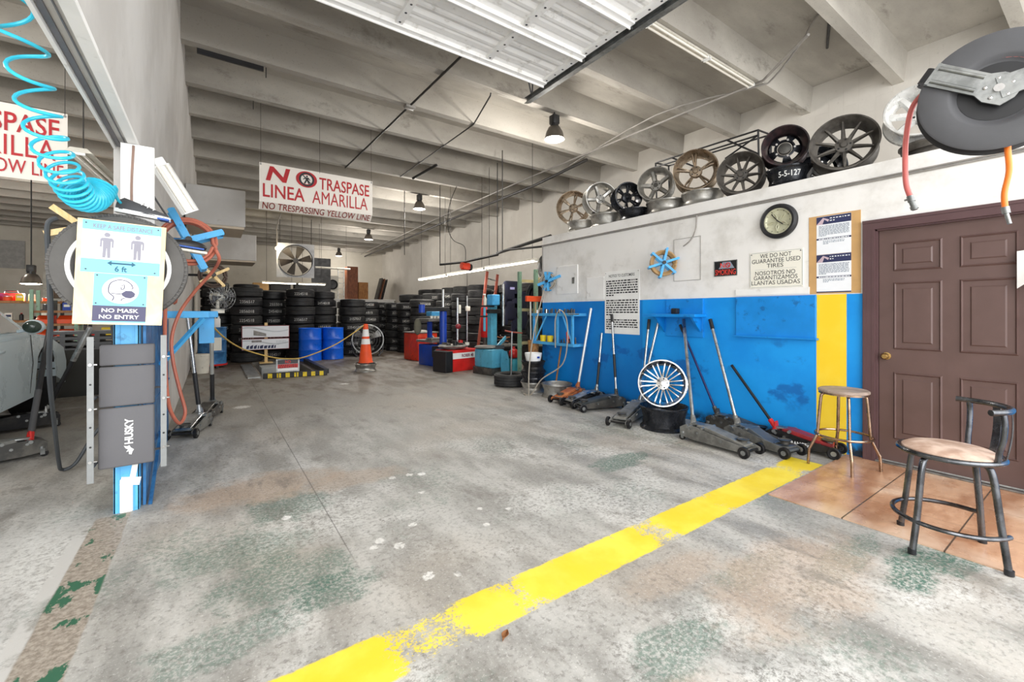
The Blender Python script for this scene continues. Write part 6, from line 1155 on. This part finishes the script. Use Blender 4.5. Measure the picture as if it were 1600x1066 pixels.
for k in range(5): a = 2*PI*k/5; b = B(); b.cyl((-.08, 3.45+.055*math.cos(a), .33+.055*math.sin(a)), (-.045, 3.45+.055*math.cos(a), .33+.055*math.sin(a)), .008, n=6); b.out('wheel_stud', CHR, h_)
b = B(); b.cyl((-.22, .85, .21), (-.04, .85, .21), .32, n=36); b.out('rear_wheel', RUB, t)
b = B(); b.box((-.87, 2.1, .26), (1.5, 4.0, .12)); b.out('underbody', BLK, t, smooth=False)
t = thing('jack_stand', 'black steel stand holding up the silver car behind its sill', 'jack stand', (-2.1, 6.9, 0)); b = B(); b.cyl((0, 0, 0), (0, 0, .30), .03, n=8); b.box((0, 0, .01), (.25, .25, .02)); b.out('stand', BLK, t)
t = thing('leaning_panel', 'black flat panel standing on the floor in front of the silver car', 'panel', (-2.1, 9.35, 0), R(4)); b = B(); b.box((.2, 0, .36), (1.6, .04, .72)); b.out('board', mat('olive_black', '#23231f', .6), t, smooth=False)
t = thing('pallet_stack', 'stack of dark grey slatted plastic pallets behind the foam mat', 'pallets', (-1.72, 9.85, 0)); 
for k in range(5):
    b = B(); z = .62+.09*k; b.box((0, 0, z), (.75, .5, .05), bev=.008)
    for x in (-.2, 0, .2): b.box((x, 0, z-.04), (.06, .5, .05))
    b.out('pallet', mat('slate_plastic', '#5b5d60', .6), t, smooth=False)
b = B(); b.box((0, 0, .29), (.6, .5, .58)); b.out('base_crate', BLK, t, smooth=False)
t = thing('work_table', 'low dark bench with clutter in front of the left bay shelves', 'bench', (-2.0, 10.3, 0)); b = B(); b.box((0, .6, .72), (1.4, .5, .1)); b.out('top', DRKJ, t, smooth=False)
for x in (-.6, .6): b = B(); b.box((x, .6, .34), (.08, .4, .67)); b.out('leg', DRKJ, t, smooth=False)
def shelf_unit(name, label, loc, w, d, levels, H_, m_post, m_plank):
    t = thing(name, label, 'shelf', loc)
    for x in (-w/2, w/2):
        for y in (0, d): b = B(); b.box((x, y, H_/2), (.05, .05, H_)); b.out('post', m_post, t, smooth=False)
    for z in levels: b = B(); b.box((0, d/2, z), (w, d, .045)); b.out('plank', m_plank, t, smooth=False)
    return t
shelf_unit('parts_shelf', 'long wooden parts shelf with many levels at the rear of the left bay', (-3.75, 13.0, 0), 2.1, .5, (.45, .80, 1.12, 1.52), 1.56, PIPE, WOODB)
shelf_unit('bin_shelf', 'narrow shelf with green posts and orange bins in the left bay', (-2.55, 12.2, 0), .62, .4, (.50, .78, 1.06, 1.32), 1.75, GREENU, WOODB)
shelf_unit('parts_shelf', 'tall dark shelf crowded with tins behind the hanging tire, left bay', (-1.55, 11.6, 0), .9, .4, (.45, .8, 1.12, 1.40), 1.6, PIPE, WOODB)
SC = [('red', RED), ('white', WHT), ('black', BLK), ('yellow', YEL), ('cardboard brown', CARD), ('grey', DKG), ('cream', CREAM), ('silver', ALU), ('orange', ORA), ('blue', BLUR)]
rs = random.Random(21); LV = {.45: 'lowest', .80: 'second lowest', 1.12: 'third', 1.52: 'top'}
def clutter(x, y, z, maxh, label, grp, k):
    n_, m = SC[rs.randrange(10)]; sh = k % 3; w = rs.uniform(.08, .17); h = min(maxh, rs.uniform(.09, .24))
    t = thing(('parts_box', 'oil_bottle', 'paint_tin')[sh], label(n_+' '+('parts box', 'oil bottle', 'paint tin')[sh]), ('box', 'bottle', 'tin')[sh], (x, y, z), rs.uniform(-.2, .2), grp); b = B()
    if sh == 0: b.box((0, 0, h/2), (w, .14, h), bev=.006); b.out('body', m, t, smooth=False); b = B(); b.box((0, -.072, h*.6), (w*.7, .004, h*.3)); b.out('label', CREAM if n_ not in ('white', 'cream') else NAVY, t, smooth=False)
    elif sh == 1: b.lathe([(0, 0), (w*.36, 0), (w*.36, h*.7), (w*.15, h*.85), (w*.15, h*.92), (0, h*.92)], None, 14); b.out('body', m, t); b = B(); b.cyl((0, 0, h*.92), (0, 0, h), w*.17, n=10); b.out('cap', BLK if n_ != 'black' else RED, t)
    else: b.cyl((0, 0, 0), (0, 0, h*.7), w*.45, n=18); b.out('body', m, t); b = B(); b.cyl((0, 0, h*.7), (0, 0, h*.7+.01), w*.47, n=18); b.out('lid', ALU, t)
k = 0
for z, ln in LV.items():
    for i in range(11):
        k += 1; clutter(-4.68+i*.18+rs.uniform(-.02, .02), 13.14, z+.025, .28, lambda s: f'{s}, {ORD[i] if i else "first"} from left, {ln} level of the long parts shelf', 'parts on the long shelf', k)
for z, ln in ((.45, 'lowest'), (.8, 'second'), (1.12, 'third'), (1.40, 'top')):
    for i in range(5): k += 1; clutter(-1.88+i*.165, 11.72, z+.025, .20 if z < 1.3 else .17, lambda s: f'{s}, {("first", "second", "third", "fourth", "fifth")[i]} from left, {ln} level of the tall dark shelf', 'parts on the dark shelf', k)
for z, ln in ((.5, 'lowest'), (.78, 'second'), (1.06, 'third'), (1.32, 'top')):
    for i, s in enumerate(('left', 'right')):
        if ln == 'top': k += 1; clutter(-2.7+.3*i, 12.32, z+.025, .28, lambda q: f'{q} at the {s} on the top level of the narrow bin shelf', 'items on the bin shelf', k); continue
        t = thing('parts_bin', f'orange parts bin at the {s} of the {ln} level of the narrow shelf', 'bin', (-2.70+.30*i, 12.36, z+.025), 0, 'orange parts bins'); b = B(); b.prism([(-.14, 0), (.14, 0), (.14, .16), (.06, .16), (-.14, .08)], .24, Matrix(((0, 0, 1, -.12), (1, 0, 0, 0), (0, 1, 0, 0), (0, 0, 0, 1)))); b.out('bin', ORA, t, smooth=False)
t = thing('wall_picture', 'framed brown picture on the rear wall of the left bay behind the lit lamp', 'picture', (-4.75, YB-.02, 2.35)); b = B(); b.box((0, -.02, 0), (1.7, .04, 1.2)); b.out('frame', WHTD, t, smooth=False); b = B(); b.box((.1, -.045, 0), (1.3, .01, .95)); b.out('print', mat('brown_print', '#6b5b4c', .6, 0, .4, 4), t, smooth=False)
t = thing('wall_board', 'pale grey square board high on the rear wall of the left bay', 'board', (-6.7, YB-.02, 3.6)); b = B(); b.box((0, -.02, 0), (1.2, .04, 1.1)); b.out('board', mat('pale_grey_board', '#a8a7a4', .6), t, smooth=False)
t = highbay('lit pendant lamp hanging low on a long rod in the left bay', (-3.17, 13.5, 1.92), 1.0, 320, 2.78)
t = thing('reel_drum', 'grey round hose drum lying on the top of the long parts shelf', 'drum', (-3.75, 13.3, 1.545)); b = B(); b.cyl((0, 0, .0), (0, 0, .22), .16, n=24); b.out('drum', DKG, t)
t = thing('toolbox', 'red toolbox on the top level of the long parts shelf', 'toolbox', (-3.42, 13.35, 1.545)); b = B(); b.box((0, 0, .08), (.36, .18, .16), bev=.012); b.out('body', RED, t); b = B(); b.tube([(-.1, 0, .16), (-.09, 0, .21), (.09, 0, .21), (.1, 0, .16)], .01, 6); b.out('handle', BLK, t)
t = thing('wheel_rack', 'dark rack with tires standing at the far left of the left bay', 'rack', (-4.65, 11.6, 0)); b = B()
for x in (-.42, .42):
    for y in (-.28, .48): b.box((x, y, 1.15), (.05, .05, 2.3))
for z in (.6, 1.3, 1.95): b.box((0, .1, z), (.88, .76, .04))
b.out('frame', LADR, t, smooth=False)
for z, n_ in ((.62, 'lower'), (1.32, 'middle'), (1.97, 'top')): o = tire_copy(2); tag(o, f'tire lying on the {n_} level of the dark rack at the far left', 'tire', 'tires on the left rack'); o.location = (-4.65, 11.7, z+.1135)
